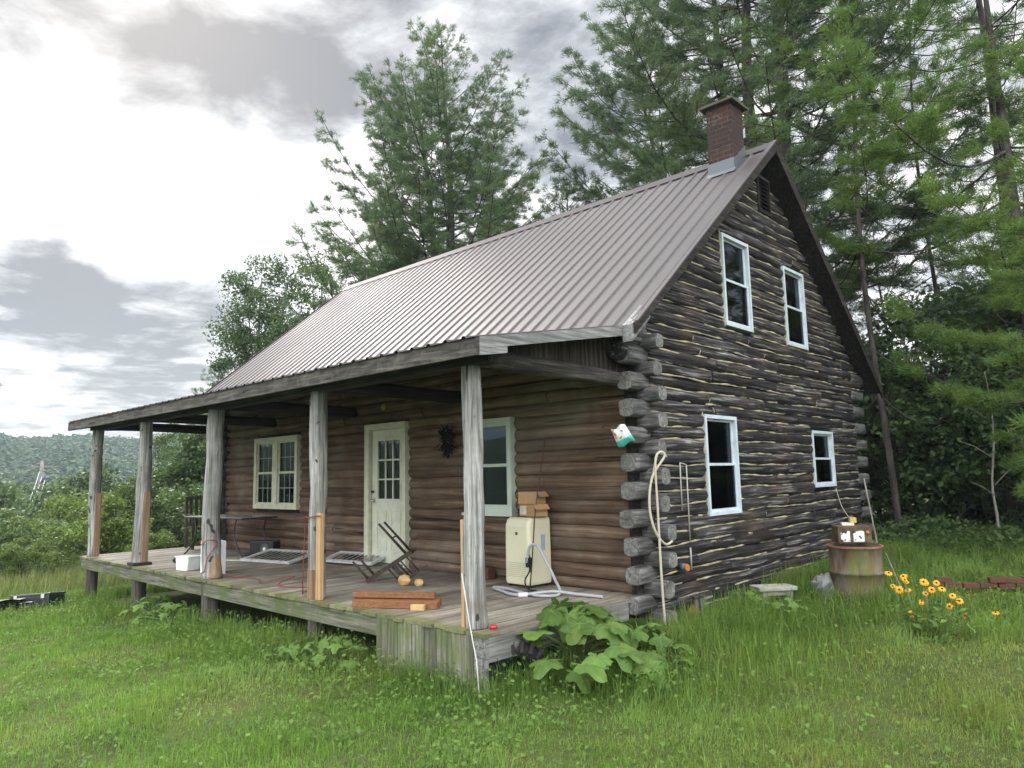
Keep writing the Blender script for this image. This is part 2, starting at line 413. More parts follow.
def brick():
    n = N('chimney_brick')
    tc = n.node('ShaderNodeTexCoord'); sp = n.node('ShaderNodeSeparateXYZ'); n.link(tc.outputs['Object'], sp.inputs[0])
    cb = n.node('ShaderNodeCombineXYZ')
    n.link(n.math('ADD', sp.outputs[0], sp.outputs[1]), cb.inputs[0]); n.link(sp.outputs[2], cb.inputs[1])
    b = n.node('ShaderNodeTexBrick'); n.link(cb.outputs[0], b.inputs['Vector'])
    b.inputs['Color1'].default_value = (.072, .029, .021, 1); b.inputs['Color2'].default_value = (.030, .016, .014, 1)
    b.inputs['Mortar'].default_value = (.085, .072, .064, 1); b.inputs['Scale'].default_value = 1
    b.inputs['Brick Width'].default_value = .2; b.inputs['Row Height'].default_value = .075; b.inputs['Mortar Size'].default_value = .008
    soot = n.noise(n.coord(), 3.0, 5, .65)
    c = n.mix(n.math('MULTIPLY', n.ramp(soot, [(.38, 0), (.58, 1)]), .85), b.outputs['Color'], (.035, .025, .023))
    eff = n.noise(n.coord(), 5.0, 5, .7)
    c = n.mix(n.math('MULTIPLY', n.ramp(eff, [(.60, 0), (.72, 1)]), .6), c, (.22, .19, .18))
    n.bump(b.outputs['Fac'], -.4, .01)
    return n.fin(c, .9, .2)
M['brick'] = brick()

def glass():
    n = N('window_glass')
    tr = n.node('ShaderNodeBsdfTransparent'); tr.inputs[0].default_value = (.30, .33, .35, 1)
    gl = n.node('ShaderNodeBsdfGlossy'); gl.inputs['Roughness'].default_value = .02
    gl.inputs[0].default_value = (.85, .9, .95, 1)
    fr = n.node('ShaderNodeFresnel'); fr.inputs[0].default_value = 1.5
    mx = n.node('ShaderNodeMixShader')
    n.link(n.math('MULTIPLY', fr.outputs[0], .55), mx.inputs[0])
    n.link(tr.outputs[0], mx.inputs[1]); n.link(gl.outputs[0], mx.inputs[2]); n.link(mx.outputs[0], n.out.inputs['Surface'])
    return n.m
M['glass'] = glass()

def barrelmat():
    n = N('rusty_mossy_steel')
    a = n.noise(n.coord((1, 1, .5)), 6, 7, .65, .4)
    c = n.ramp(a, [(.3, (.045, .032, .024)), (.5, (.125, .10, .076)), (.7, (.19, .16, .122))])
    m = n.noise(n.coord((1.2, 1.2, .35)), 3.2, 6, .6)
    c = n.mix(n.math('MULTIPLY', n.ramp(m, [(.48, 0), (.6, 1)]), .85), c, (.095, .105, .028))
    r = n.noise(n.coord((2, 2, .6)), 3.5, 6, .7)
    c = n.mix(n.math('MULTIPLY', n.ramp(r, [(.52, 0), (.68, 1)]), .7), c, (.13, .055, .035))
    n.bump(a, .4, .01)
    return n.fin(c, .85, .25)
M['barrel'] = barrelmat()

def mossy(name, axis):
    n = N(name)
    s = [30] * 3; s[AX[axis]] = 1.5
    g = n.noise(n.coord(s), 1, 6, .65)
    c = n.ramp(g, [(.32, (.045, .043, .034)), (.52, (.13, .128, .10)), (.72, (.25, .245, .20))])
    m = n.noise(n.coord((1, 1, .6)), 2.6, 6, .7, .3)
    c = n.mix(n.math('MULTIPLY', n.ramp(m, [(.45, 0), (.62, 1)]), .7), c, (.075, .105, .028))
    isl = n.island()
    hs = n.node('ShaderNodeHueSaturation'); n.link(c, hs.inputs['Color']); n.link(n.math('ADD', n.math('MULTIPLY', isl, .5), .75), hs.inputs['Value'])
    n.bump(g, .6, .01)
    return n.fin(hs.outputs['Color'], .9, .15)
M['skirt'] = mossy('mossy_skirt_wood', 'z')
M['rim'] = mossy('mossy_rim_wood', 'x')

def deckmat():
    # weathered boards with moss creeping in from the wet front edge
    n = N('mossy_deck_wood')
    s = (40, 1.3, 40)
    isl = n.island()
    g = n.noise(n.coord(s), 1, 7, .68, .3)
    c = n.ramp(g, [(.36, (.095, .083, .064)), (.5, (.225, .203, .163)), (.66, (.37, .34, .285))])
    st = n.noise(n.coord(), 1.0, 6, .65, .5)
    c = n.mix(n.math('MULTIPLY', n.ramp(st, [(.44, 0), (.62, 1)]), .75), c, (.095, .08, .062))
    sp = n.node('ShaderNodeSeparateXYZ'); n.link(n.node('ShaderNodeTexCoord').outputs['Object'], sp.inputs[0])
    edge = n.node('ShaderNodeMapRange'); n.link(sp.outputs[1], edge.inputs[0])
    edge.inputs[1].default_value = -2.36; edge.inputs[2].default_value = -1.95; edge.inputs[3].default_value = .45; edge.inputs[4].default_value = 0
    m = n.noise(n.coord(), 3.2, 6, .7, .3)
    f = n.ramp(n.math('ADD', m, edge.outputs[0]), [(.72, 0), (.95, 1)])
    c = n.mix(n.math('MULTIPLY', f, .75), c, (.11, .125, .035))
    hs = n.node('ShaderNodeHueSaturation'); n.link(c, hs.inputs['Color']); n.link(n.math('ADD', n.math('MULTIPLY', isl, .6), .68), hs.inputs['Value'])
    n.bump(g, .5, .01)
    return n.fin(hs.outputs['Color'], .72, .25)
M['deck'] = deckmat()

def groundmat():
    n = N('lawn_soil')
    a = n.noise(n.coord(), .9, 8, .7)
    c = n.ramp(a, [(.32, (.035, .052, .016)), (.5, (.065, .088, .026)), (.68, (.085, .095, .034))])
    b = n.noise(n.coord(), 14, 6, .7)
    c = n.mix(n.math('MULTIPLY', n.ramp(b, [(.4, 0), (.7, 1)]), .5), c, (.045, .04, .02))
    d = n.noise(n.coord(), .55, 4, .6)
    c = n.mix(n.ramp(d, [(.70, 0), (.74, 1)]), c, (.075, .052, .032))
    n.bump(b, .8, .03)
    return n.fin(c, .95, .1)
M['ground'] = groundmat()

# ------------------------------------------------------------------ terrain
def sm(a, b, t):
    t = np.clip((t - a) / (b - a), 0, 1); return t * t * (3 - 2 * t)
def G(x, y):
    x = np.asarray(x, float); y = np.asarray(y, float)
    z = -.50 - .32 * sm(-1.5, -10, x)
    z = z + .22 * sm(-1.5, 4.5, y) * sm(-5, .5, x)
    d = np.maximum(0, -13.5 - x)
    z = z - 6.5 * (1 - np.exp(-d * d / (d + 6) / 22.0))
    rr = np.hypot(x + 0, y)
    # far wooded hills across the valley
    a = np.arctan2(y, -x)
    ridge = 20.5 + 4 * np.sin(a * 9 + 1) + 3 * np.sin(a * 21) + 1.6 * np.sin(a * 47 + 2)
    z = z + (ridge + 7) * sm(170, 440, rr) * sm(60, 200, -x + .3 * np.abs(y))
    z = z + 9 * sm(80, 190, rr) * np.exp(-((a + .06) / .10) ** 2) * sm(60, 120, -x)
    z = z + .025 * np.sin(x * 1.7 + 1.3 * np.sin(y * 1.1)) * np.cos(y * 1.9 + x * .6) + .012 * np.sin(x * 5.1 + y * 3.3)
    return z
def g1(x, y): return float(G(x, y))

CX, CY = 4.51, -6.658
rings = np.concatenate([[0.01], np.geomspace(.6, 690, 150)])
nang = 260
ang = np.linspace(0, 2 * np.pi, nang, endpoint=False)
RR, AA = np.meshgrid(rings, ang, indexing='ij')
gx = CX + RR * np.cos(AA); gy = CY + RR * np.sin(AA)
GV = np.stack([gx, gy, G(gx, gy)], -1).reshape(-1, 3)
ii = np.arange(len(rings) - 1)[:, None] * nang; jj = np.arange(nang)[None]
F = np.stack([ii + jj, ii + nang + jj, ii + nang + (jj + 1) % nang, ii + (jj + 1) % nang], -1).reshape(-1, 4)
tag(np_mesh('ground', GV, F, None, M['ground'], smooth=True), kind='structure')

# ------------------------------------------------------------------ log cabin
XL, XRD = -10.52, .093           # deck ends
PD = 2.353                        # porch depth
YR, ZR = 3.485, 6.112             # ridge
YB, ZB = -.43, 2.84               # slope break
SL = (ZR - ZB) / (YR - YB)
XO, XO2 = .43, -10.82             # main roof rake ends
EY, EZ = -2.58, 2.45              # porch eave
EXL, EXR = -10.79, .27
YREAR = 6.66
GX = .14                          # gable wall line
H = .147
cabin = thing('log_cabin', (0, 0, -.6), 'weathered dark log cabin with a bronze metal roof, brick chimney and long open porch', 'house')

def roof_under(y):  # underside of the roof boards above the wall
    return ZR - SL * abs(y - YR) - .13

def intervals(a, b, cuts):
    segs = [(a, b)]
    for c0, c1 in cuts:
        new = []
        for s0, s1 in segs:
            if c1 <= s0 or c0 >= s1: new.append((s0, s1)); continue
            if c0 - s0 > .08: new.append((s0, c0))
            if s1 - c1 > .08: new.append((c1, s1))
        segs = new
    return segs

G_WIN = [(1.305, .832, .765, 1.991), (4.654, .865, 1.018, 1.895), (2.022, .79, 3.197, 4.454), (3.978, .774, 3.163, 4.389)]
F_OPEN = [(-8.579, -7.009, .781, 2.09), (-2.68, -1.811, .823, 2.041), (-4.98, -3.958, -.03, 2.13)]
VENT = (3.27, 3.69, 5.08, 5.65)

# gable wall ------------------------------------------------------
gw = MB(); ch = MB(); ends_g = []
rng = random.Random(5)
z0 = -.46
ci = 0
gz = []
while True:
    z = z0 + ci * H
    if z > ZR - .55: break
    if z > 2.6:
        hw = (ZR - .17 - z - .04) / SL
        a, b = YR - hw + .05, YR + hw - .05
    else:
        a, b = .04, YREAR + .02
    gz.append((z, a, b))
    cuts = [(y0, y0 + w) for (y0, w, q0, q1) in G_WIN if q0 - .03 < z < q1 + .03]
    if VENT[2] < z < VENT[3]: cuts.append((VENT[0], VENT[1]))
    for s0, s1 in intervals(a, b, cuts):
        # a course is often pieced together out of shorter logs
        brk = []
        t = s0 + rng.uniform(.9, 3.4)
        while t < s1 - .6:
            brk.append(t); t += rng.uniform(1.3, 3.6)
        pts = [s0] + brk + [s1]
        for i in range(len(pts) - 1):
            l0, l1 = pts[i], pts[i + 1]
            if l1 - l0 < .15: continue
            dzz = rng.uniform(-.008, .008)
            gw.log((GX - .045, l0 + .006, z + dzz), (GX - .045, l1 - .006, z + rng.uniform(-.008, .008)), .098 * rng.uniform(.93, 1.05), rng.random(), n=14, step=.09, wob=.013, rough=.07)
            if i > 0 and rng.random() < .75:
                ch.tube([(GX + .034 - abs(k) ** 2 * .05, l0 + .01 * math.sin(k * 3 + z * 9), z + k * .07) for k in (-1, -.5, 0, .5, 1)], .011, 5)
        # chinking bead along the seam above
        n = max(3, int((s1 - s0) / .07))
        ph = rng.uniform(0, 6)
        k0 = 0
        for chunk in intervals(max(s0, .14), s1, [(q, q + rng.uniform(.06, .5)) for q in [rng.uniform(s0, s1) for _ in range(int((s1 - s0) * .45))]]):
            m = max(3, int((chunk[1] - chunk[0]) / .07))
            P = []; RD = []
            for k in range(m + 1):
                y = chunk[0] + (chunk[1] - chunk[0]) * k / m
                P.append((GX + .025 + .006 * math.sin(y * 7 + ph), y, z + H / 2 + .010 * math.sin(y * 2.3 + ph) + .006 * math.sin(y * 6.1 + ph * 2)))
                RD.append(max(.003, .0115 + .005 * math.sin(y * 9 + ph * 3) + .004 * math.sin(y * 23 + ph)))
            ch.tube(P, RD, 5)
    ci += 1
# beads up both sides of each opening
for (y0, w, q0, q1) in G_WIN:
    for yy in (y0 - .02, y0 + w + .02):
        m = int((q1 - q0) / .05)
        ch.tube([(GX + .035 + .008 * math.sin(k * 2.1), yy + .008 * math.sin(k * 2.2), q0 - .03 + (q1 - q0 + .06) * k / m) for k in range(m + 1)], [.011 + .003 * math.sin(k * 1.7) for k in range(m + 1)], 5)
gable = gw.build('gable_wall', M['gable_log'], cabin)
ch.build('chinking', M['chink'], gable)

# solid core behind the logs (with the openings left open)
def core(mb, axis, a0, a1, c0, c1, zb, topf, openings, stepw=.5):
    cuts = sorted({a0, a1, *[o[0] for o in openings], *[o[1] for o in openings], *np.arange(a0, a1, stepw).tolist(), *([YR] if axis == 'y' else [])})
    for u0, u1 in zip(cuts[:-1], cuts[1:]):
        if u1 - u0 < 1e-4: continue
        mid = (u0 + u1) / 2
        ops = sorted([(o[2], o[3]) for o in openings if o[0] < mid < o[1]])
        zz = zb
        for q0, q1 in ops + [(None, None)]:
            t0, t1 = (topf(u0), topf(u1)) if q0 is None else (q0, q0)
            if min(t0, t1) > zz + .005:
                poly = [(u0, zz), (u1, zz), (u1, t1), (u0, t0)]
                mb.prism(poly, 'x' if axis == 'y' else 'y', c0, c1)
            if q1 is not None: zz = q1
ow = [(y0 + .01, y0 + w - .01, q0 + .01, q1 - .01) for y0, w, q0, q1 in G_WIN] + [VENT]
c = MB(); core(c, 'y', .02, YREAR - .02, GX - .22, GX - .06, -.55, lambda y: max(.5, roof_under(y) - .02), ow)
c.build('backing', M['dark_y'], gable)

# front wall ------------------------------------------------------
fw = MB()
FY = .125
rng = random.Random(11)
z = -.40; fi = 0; fz = []
while z < 2.92:
    fz.append(z)
    cuts = [(o[0], o[1]) for o in F_OPEN if o[2] - .03 < z < o[3] + .03]
    for s0, s1 in intervals(-10.0, GX, cuts):
        brk = []; t = s0 + rng.uniform(1.2, 4.5)
        while t < s1 - .8:
            brk.append(t); t += rng.uniform(1.8, 4.5)
        pts = [s0] + brk + [s1]
        for i in range(len(pts) - 1):
            fw.log((pts[i] + .004, FY, z + rng.uniform(-.006, .006)), (pts[i + 1] - .004, FY, z + rng.uniform(-.006, .006)), ( .086) * rng.uniform(.95, 1.05), rng.random(), n=16, step=.10, wob=.010, rough=.05)
    z += H
front = fw.build('front_wall', M['front_log'], cabin)
c = MB(); core(c, 'x', -10.0, GX - .02, FY + .02, FY + .16, -.5, lambda x: 2.98, [(o[0] + .01, o[1] - .01, o[2] + .01, o[3] - .01) for o in F_OPEN])
c.build('backing', M['dark_x'], front)

# passing log ends at the corners (every other course, the two walls in turn)
rng = random.Random(21)
def log_end(p0, p1, r, mat, parent, sq=.25):
    m = MB(); m.log(p0, p1, r, rng.random(), n=18, step=.07, wob=.005, rough=.028, sq=sq)
    m.build('log_end', mat, parent, mat2=M['sawn'])
for i in range(23):
    z = -.36 + i * H
    if i % 2:   # front logs run past the gable
        if z < 2.85: log_end((.08, FY - .02, z), (.36 + rng.uniform(-.04, .06), FY - .02 + rng.uniform(-.03, .01), z + rng.uniform(-.015, .015)), .090 * rng.uniform(.92, 1.08), M['end_x'], front, .5)
        if z < 2.85: log_end((-9.98, FY, z), (-10.34 - rng.uniform(0, .06), FY, z), .095, M['end_x'], front)
    else:       # gable logs run past the front
        if z < 2.95:
            log_end((.095, .12, z), (.095 + rng.uniform(-.01, .01), -.23 + rng.uniform(-.04, .03), z), .095 * rng.uniform(.95, 1.08), M['end_y'], gable, .62)
            log_end((GX - .045, YREAR, z), (GX - .045, YREAR + .55 + rng.uniform(-.05, .05), z), .10, M['end_y'], gable, .7)
            log_end((-10.0, .15, z), (-10.0, -.20 + rng.uniform(-.04, .03), z), .095, M['end_y'], front, .4)
# left and rear walls
lw = MB(); rw = MB(); z = -.4
rng = random.Random(3)
while z < ZR - .4:
    a, b = (0, YREAR) if z < 2.7 else (YR - (ZR - .22 - z) / SL, YR + (ZR - .22 - z) / SL)
    if b - a > .3: lw.log((-9.95, a, z), (-9.95, b, z), .095, rng.random(), n=8, step=.4)
    if z < 2.8: rw.log((-10, YREAR - .1, z), (GX, YREAR - .1, z), .095, rng.random(), n=8, step=.5)
    z += H
lw.prism([(.05, -.5), (YREAR - .05, -.5), (YREAR - .05, roof_under(YREAR) - .05), (YR, ZR - .25), (.05, roof_under(0) - .05)], 'x', -9.93, -9.8)
rw.box(-9.9, -.1, YREAR - .26, YREAR - .12, -.5, 2.8)
lw.build('left_wall', M['gable_log'], cabin); rw.build('rear_wall', M['gable_log_x'], cabin)
# interior floors
m = MB(); m.box(-9.8, GX - .23, .3, YREAR - .27, -.12, -.04); m.build('floor', M['dark_x'], cabin)
m = MB(); m.box(-9.8, GX - .23, .3, YREAR - .27, 2.5, 2.62); m.build('upper_floor', M['dark_x'], cabin)

# roof ------------------------------------------------------------
def corrugated(mb, x0, x1, rows, lift=0.0):
    P = .2286; prof = []
    x = x0
    while x < x1 - .02:
        for dx, h in ((0, 0), (.155, 0), (.172, .020), (.200, .020), (.217, 0)):
            if x + dx < x1: prof.append((x + dx, h))
        x += P
    prof.append((x1, 0))
    n = len(prof)
    nx = len(rows)
    vs = []
    for (y, z, ny, nz) in rows:
        vs += [(px, y + ny * (h + lift), z + nz * (h + lift)) for px, h in prof]
    fs = [(r * n + k, r * n + k + 1, (r + 1) * n + k + 1, (r + 1) * n + k) for r in range(nx - 1) for k in range(n - 1)]
    mb.add(vs, fs, True)
nl = math.hypot(SL, 1)
nf = (-SL / nl, 1 / nl); nb = (SL / nl, 1 / nl)
def srow(t, side):
    y = YR + (YB - YR) * t if side < 0 else YR + (7.53 - YR) * t
    return (y, ZR - SL * abs(y - YR), *(nf if side < 0 else nb))
mr = MB()
corrugated(mr, XO2, XO, [srow(t, -1) for t in (0, .25, .5, .75, 1.0)])
corrugated(mr, XO2, XO, [srow(t, 1) for t in (0, .5, 1.0)])
mroof = mr.build('main_roof', M['roof'], cabin, recalc=False)
# sheathing under the metal
sh = MB()
sh.prism([(YB, ZB - .012), (YR, ZR - .012), (7.50, ZR - SL * (7.50 - YR) - .012), (7.50, ZR - SL * (7.50 - YR) - .11), (YR, ZR - .11), (YB, ZB - .11)], 'x', XO2 + .03, XO - .03)
sh.build('sheathing', M['dark_y'], mroof)
for xa, xb in ((XO - .028, XO + .004), (XO2 - .004, XO2 + .028)):
    m = MB(); m.prism([(YB - .03, ZB - .11), (YB - .03, ZB + .004), (YR, ZR + .03), (YR, ZR - .12)], 'x', xa, xb); m.build('rake_board', M['dark_y'], mroof)
    m = MB(); m.prism([(7.53, ZR - SL * (7.53 - YR) - .17), (7.53, ZR - SL * (7.53 - YR) + .01), (YR + .002, ZR + .03), (YR + .002, ZR - .17)], 'x', xa, xb); m.build('rake_board', M['dark_y'], mroof)
m = MB(); m.prism([(YR - .17, ZR - SL * .17 + .030), (YR, ZR + .045), (YR + .17, ZR - SL * .17 + .030), (YR + .17, ZR - SL * .17 + .022), (YR, ZR + .036), (YR - .17, ZR - SL * .17 + .022)], 'x', XO2 - .01, XO + .01)
m.build('ridge_cap', M['ridge'], mroof)
m = MB()   # metal edge trim down the front rake
m.prism([(YB, ZB + .006), (YB, ZB + .032), (YR, ZR + .056), (YR, ZR + .032)], 'x', XO - .05, XO + .012); m.build('rake_trim', M['roof'], mroof)

pl = math.hypot(ZB - EZ, YB - EY); npn = (-(ZB - EZ) / pl, (YB - EY) / pl)
pr = MB(); corrugated(pr, EXL, EXR, [(YB, ZB, *npn), (EY - .035, EZ - .035 * (ZB - EZ) / (YB - EY), *npn)])
proof = pr.build('porch_roof', M['roof'], cabin, recalc=False)
PS = (ZB - EZ) / (YB - EY)
def pz(y): return EZ + PS * (y - EY)
m = MB(); m.prism([(EY + .03, pz(EY + .03) - .012), (.02, pz(.02) - .012), (.02, pz(.02) - .045), (EY + .03, pz(EY + .03) - .045)], 'x', EXL + .02, EXR - .03); m.build('ceiling', M['ceiling'], proof)
m = MB(); m.box(EXL, EXR - .001, EY - .012, EY + .024, EZ - .155, EZ - .006); m.build('fascia_board', M['fascia'], proof)
m = MB(); m.prism([(EY + .026, EZ - .10), (EY + .026, pz(EY + .026) - .004), (YB + .02, pz(YB + .02) - .002), (YB + .02, pz(YB + .02) - .11)], 'x', EXR - .028, EXR + .004); m.build('rake_board', M['rake'], proof)
m = MB(); m.prism([(EY + .026, EZ - .155), (EY + .026, EZ - .101), (EY + .36, EZ - .101 + PS * .33), (EY + .36, EZ - .10)], 'x', EXR - .026, EXR + .002); m.build('rake_return', M['rake'], proof)
m = MB(); m.prism([(YB - .05, ZB - .19), (YB - .05, ZB - .01), (YB + .30, ZB + .26), (YB + .30, ZB + .10)], 'x', EXR + .006, XO - .03); m.build('rake_return', M['rake'], proof)
m = MB(); m.prism([(EY + .026, EZ - .15), (EY + .026, pz(EY + .026) - .004), (YB + .02, pz(YB + .02) - .002), (YB + .02, pz(YB + .02) - .155)], 'x', EXL - .004, EXL + .028); m.build('rake_board', M['fascia'], proof)
# header over the posts, tie logs back to the wall, rafters
m = MB(); m.box(XL + .05, XRD + .03, -2.31, -2.14, 2.286, 2.43); m.build('header_beam', M['dark_x'], proof)
PX = [-10.27, -7.975, -5.369, -2.71, -.166]
PY = -2.222
for i, x in enumerate(PX[1:-1]):
    m = MB(); m.log((x, -2.2, 2.37), (x, .1, 2.37), .085, 40 + i, step=.2); m.build('tie_beam', M['dark_y'], proof)
m = MB(); m.log((PX[-1] + .09, -2.30, 2.365), (PX[-1] + .12, .1, 2.32), .088, 77, step=.12, wob=.015, rough=.07); m.build('tie_beam', wood('weathered_tie_wood', (.02, .018, .016), (.06, .055, .05), (.17, .16, .15), 'y', 26, 1, vary=.1), proof)
m = MB(); m.log((PX[0] - .05, -2.28, 2.37), (PX[0] - .05, .1, 2.37), .085, 78, step=.2); m.build('tie_beam', M['dark_y'], proof)
rf = MB(); x = EXL + .3
while x < EXR - .2:
    rf.prism([(-2.5, pz(-2.5) - .048), (.04, pz(.04) - .048), (.04, pz(.04) - .15), (-2.5, pz(-2.5) - .13)], 'x', x, x + .05); x += .61
rf.build('rafter', M['ceiling'], proof)
inf = MB(); y = -2.12; rng = random.Random(9)
while y < -.1:
    w = rng.uniform(.10, .16); xx = PX[-1] + .115 + rng.uniform(0, .006)
    inf.prism([(y, 2.40), (y + w - .004, 2.40), (y + w - .004, pz(y + w) - .05), (y, pz(y) - .05)], 'x', xx, xx + .018); y += w
inf.build('infill_boards', M['infill'], proof)

# porch deck ------------------------------------------------------
rng = random.Random(14)
db = MB(); x = XL
while x < XRD - .02:
    w = min(rng.choice((.138, .14, .142)), XRD - x)
    dz = rng.uniform(-.004, .002)
    db.box(x + .003, x + w - .004, -PD + rng.uniform(-.02, .012), .03, -.032 + dz, dz)
    x += w
deck = db.build('porch_deck', M['deck'], cabin)
m = MB(); m.box(XL + .02, -1.44, -PD + .02, -PD + .07, -.215, -.036); m.build('rim_joist', M['rim'], deck)
m = MB(); m.box(XL + .02, XL + .07, -PD + .07, .0, -.22, -.036); m.build('rim_joist', M['rim'], deck)
m = MB(); m.box(XRD - .085, XRD - .004, -PD + .03, -.30, -.235, -.036); m.build('rim_joist', M['grey_beam'], deck)
m = MB(); x = XL + .6
while x < XRD - .3: m.box(x, x + .05, -PD + .08, .0, -.2, -.037); x += .6
m.build('floor_joist', M['dark_y'], deck)
sk = MB(); x = -1.43
while x < -.10:
    w = rng.uniform(.15, .21); w = min(w, -.06 - x)
    sk.box(x + .004, x + w - .004, -PD - .004 + rng.uniform(-.004, .004), -PD + .02, -.70, -.036); x += w
sk.build('skirt', M['skirt'], deck)
m = MB(); m.box(-.055, .088, -PD - .006, -PD + .026, -.70, -.205); m.box(-.055, .088, -PD - .002, -PD + .03, -.20, -.036); m.build('corner_board', M['grey_beam'], deck)

# posts -----------------------------------------------------------
for i, x in enumerate(PX):
    r = [.098, .105, .118, .10, .095][i]
    m = MB(); m.log((x + [-.06, -.03, 0, -.02, .01][i], PY, .0), (x, PY, 2.29), r, 300 + i, n=16, step=.07, wob=.022, rough=.06, taper=.06)
    p = m.build('porch_post', M['post'], cabin)
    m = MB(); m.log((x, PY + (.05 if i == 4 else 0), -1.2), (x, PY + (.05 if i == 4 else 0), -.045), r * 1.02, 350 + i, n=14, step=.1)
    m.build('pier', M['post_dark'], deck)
    if i in (0, 1):
        b = MB(); xx = x + [-.025, 0][i]
        b.box(xx + .02, xx + r + .012, PY - .012, PY + .085, .046 if i else .002, [1.13, 1.16][i]); b.build('repair_board', M['oldpatch'], p, bevel=.004)
    if i == 1:
        b = MB(); b.box(x - .14, x + .14, PY - .14, PY + .14, .001, .045); b.build('shim_block', M['dark_x'], p)
    if i == 2:
        b = MB(); b.log((x + .05, PY + .018, .005), (x + .045, PY + .02, .36), r * .95, 999, n=14, step=.07, taper=.5); b.build('bare_patch', M['oldpatch'], p)
    if i == 3:
        b = MB(); b.box(x + .085, x + .175, PY - .075, PY - .03, .002, .93); b.build('repair_board', M['newwood'], p, bevel=.003)
        b = MB(); b.box(x - .03, x + .07, PY - r * 1.08, PY - r * .55, .0, .32); b.build('bare_patch', M['oldpatch'], p, bevel=.006)
    if i == 4:
        b = MB(); b.box(x - .125, x - .085, PY - .06, PY + .03, .002, .92); b.build('repair_board', M['newwood'], p, bevel=.003)

# windows and door ------------------------------------------------
def TG(a, b, c): return (GX + c, a, b)            # gable: along y, up, out +x
def TF(a, b, c): return (a, .03 - c, b)           # front: along x, up, out -y
def frame(mb, a0, a1, b0, b1, w, c0, c1):
    mb.box(a0, a0 + w, b0, b1, c0, c1); mb.box(a1 - w, a1, b0, b1, c0, c1)
    mb.box(a0 + w, a1 - w, b0, b0 + w, c0, c1); mb.box(a0 + w, a1 - w, b1 - w, b1, c0, c1)
def map3(T): return lambda a, b, c: T(a, b, c)
def window(T, a0, a1, b0, b1, mat, parent, fw_=.05, out=.07, inn=-.10, grid=None, sill=False):
    m = MB(T); frame(m, a0, a1, b0, b1, fw_, inn, out)
    w = m.build('window', mat, parent)
    mid = (b0 + b1) / 2
    for k, (q0, q1, c) in enumerate(((mid - .02, b1 - fw_ + .002, .012), (b0 + fw_ - .002, mid + .02, .040 if out > .06 else .02))):
        m = MB(T); frame(m, a0 + fw_ - .002, a1 - fw_ + .002, q0, q1, .032, c - .028, c); s = m.build('sash', mat, w)
        m = MB(T); m.box(a0 + fw_ + .02, a1 - fw_ - .02, q0 + .02, q1 - .02, c - .018, c - .014); m.build('pane', M['glass'], w)
        if grid:
            m = MB(T); nx, ny = grid
            i0, i1, j0, j1 = a0 + fw_ + .03, a1 - fw_ - .03, q0 + .032, q1 - .032
            for i in range(1, nx): x = i0 + (i1 - i0) * i / nx; m.box(x - .005, x + .005, j0, j1, c - .012, c - .008)
            for j in range(1, ny): y = j0 + (j1 - j0) * j / ny; m.box(i0, i1, y - .005, y + .005, c - .0125, c - .0075)
            m.build('muntins', M['muntin'], w)
    if sill:
        m = MB(T); m.box(a0 - .03, a1 + .03, b0 - .035, b0 - .001, inn, out + .03); m.build('sill', mat, w)
    return w
for (y0, w, q0, q1) in G_WIN:
    window(TG, y0, y0 + w, q0, q1, M['white'], cabin, .045, .062)
a0, a1, b0, b1 = F_OPEN[0]; mm = (a0 + a1) / 2
window(TF, a0, mm - .001, b0, b1, M['cream'], cabin, .085, .05, grid=(3, 2))
window(TF, mm + .001, a1, b0, b1, M['cream'], cabin, .085, .05, grid=(3, 2), sill=False)
a0, a1, b0, b1 = F_OPEN[1]
window(TF, a0, a1, b0, b1, plain('pale_green_paint', (.52, .60, .52), .5, .35, dirt=(.4, .45, .38), dirt_amt=.5), cabin, .075, .05, sill=True)
# things standing inside the left window
m = MB(); m.box(-8.3, -8.02, .36, .38, 1.05, 1.75); m.box(-7.6, -7.48, .36, .38, 1.0, 1.8); m.build('curtain', plain('pale_curtain', (.5, .58, .5), .9, .1), front)

a0, a1, b0, b1 = F_OPEN[2]
m = MB(TF); m.box(a0, a0 + .11, b0, b1, -.10, .05); m.box(a1 - .06, a1, b0, b1, -.10, .05); m.box(a0 + .11, a1 - .06, b1 - .09, b1, -.10, .05)
dfr = m.build('door_frame', M['cream'], cabin)
m = MB(TF); m.box(a0 + .11, a1 - .06, b0 - .02, b0 + .06, -.10, .07); m.build('threshold', M['grey_beam'], dfr)
s0, s1, q0, q1 = a0 + .135, a1 - .065, b0 + .065, b1 - .095
gl0, gl1, gz0, gz1 = s0 + .15, s1 - .12, q0 + .95, q1 - .17
m = MB(TF)
m.box(s0, gl0, q0, q1, -.05, -.008); m.box(gl1, s1, q0, q1, -.05, -.008); m.box(gl0, gl1, gz1, q1, -.05, -.008); m.box(gl0, gl1, q0, gz0, -.05, -.008)
for i in (1, 2):
    x = gl0 + (gl1 - gl0) * i / 3; m.box(x - .011, x + .011, gz0, gz1, -.045, -.006)
    y = gz0 + (gz1 - gz0) * i / 3; m.box(gl0, gl1, y - .011, y + .011, -.046, -.007)
frame(m, gl0 - .025, gl1 + .025, gz0 - .025, gz1 + .025, .026, -.012, .004)
door = m.build('front_door', M['door'], cabin)
m = MB(TF); m.box(gl0, gl1, gz0, gz1, -.030, -.026); m.build('door_glass', M['glass'], door)
m = MB(TF)
for k in (0, 1):
    x0 = s0 + .13 + k * ((s1 - s0) / 2 - .06); frame(m, x0, x0 + .24, q0 + .18, q0 + .78, .022, -.010, .004)
m.build('door_panel', M['door'], door)
m = MB(TF); m.sphere((s0 + .055, q0 + .92, .035), .027); m.box(s0 + .035, s0 + .075, q0 + .87, q0 + .97, -.008, -.002); m.build('door_knob', M['silver'], door)
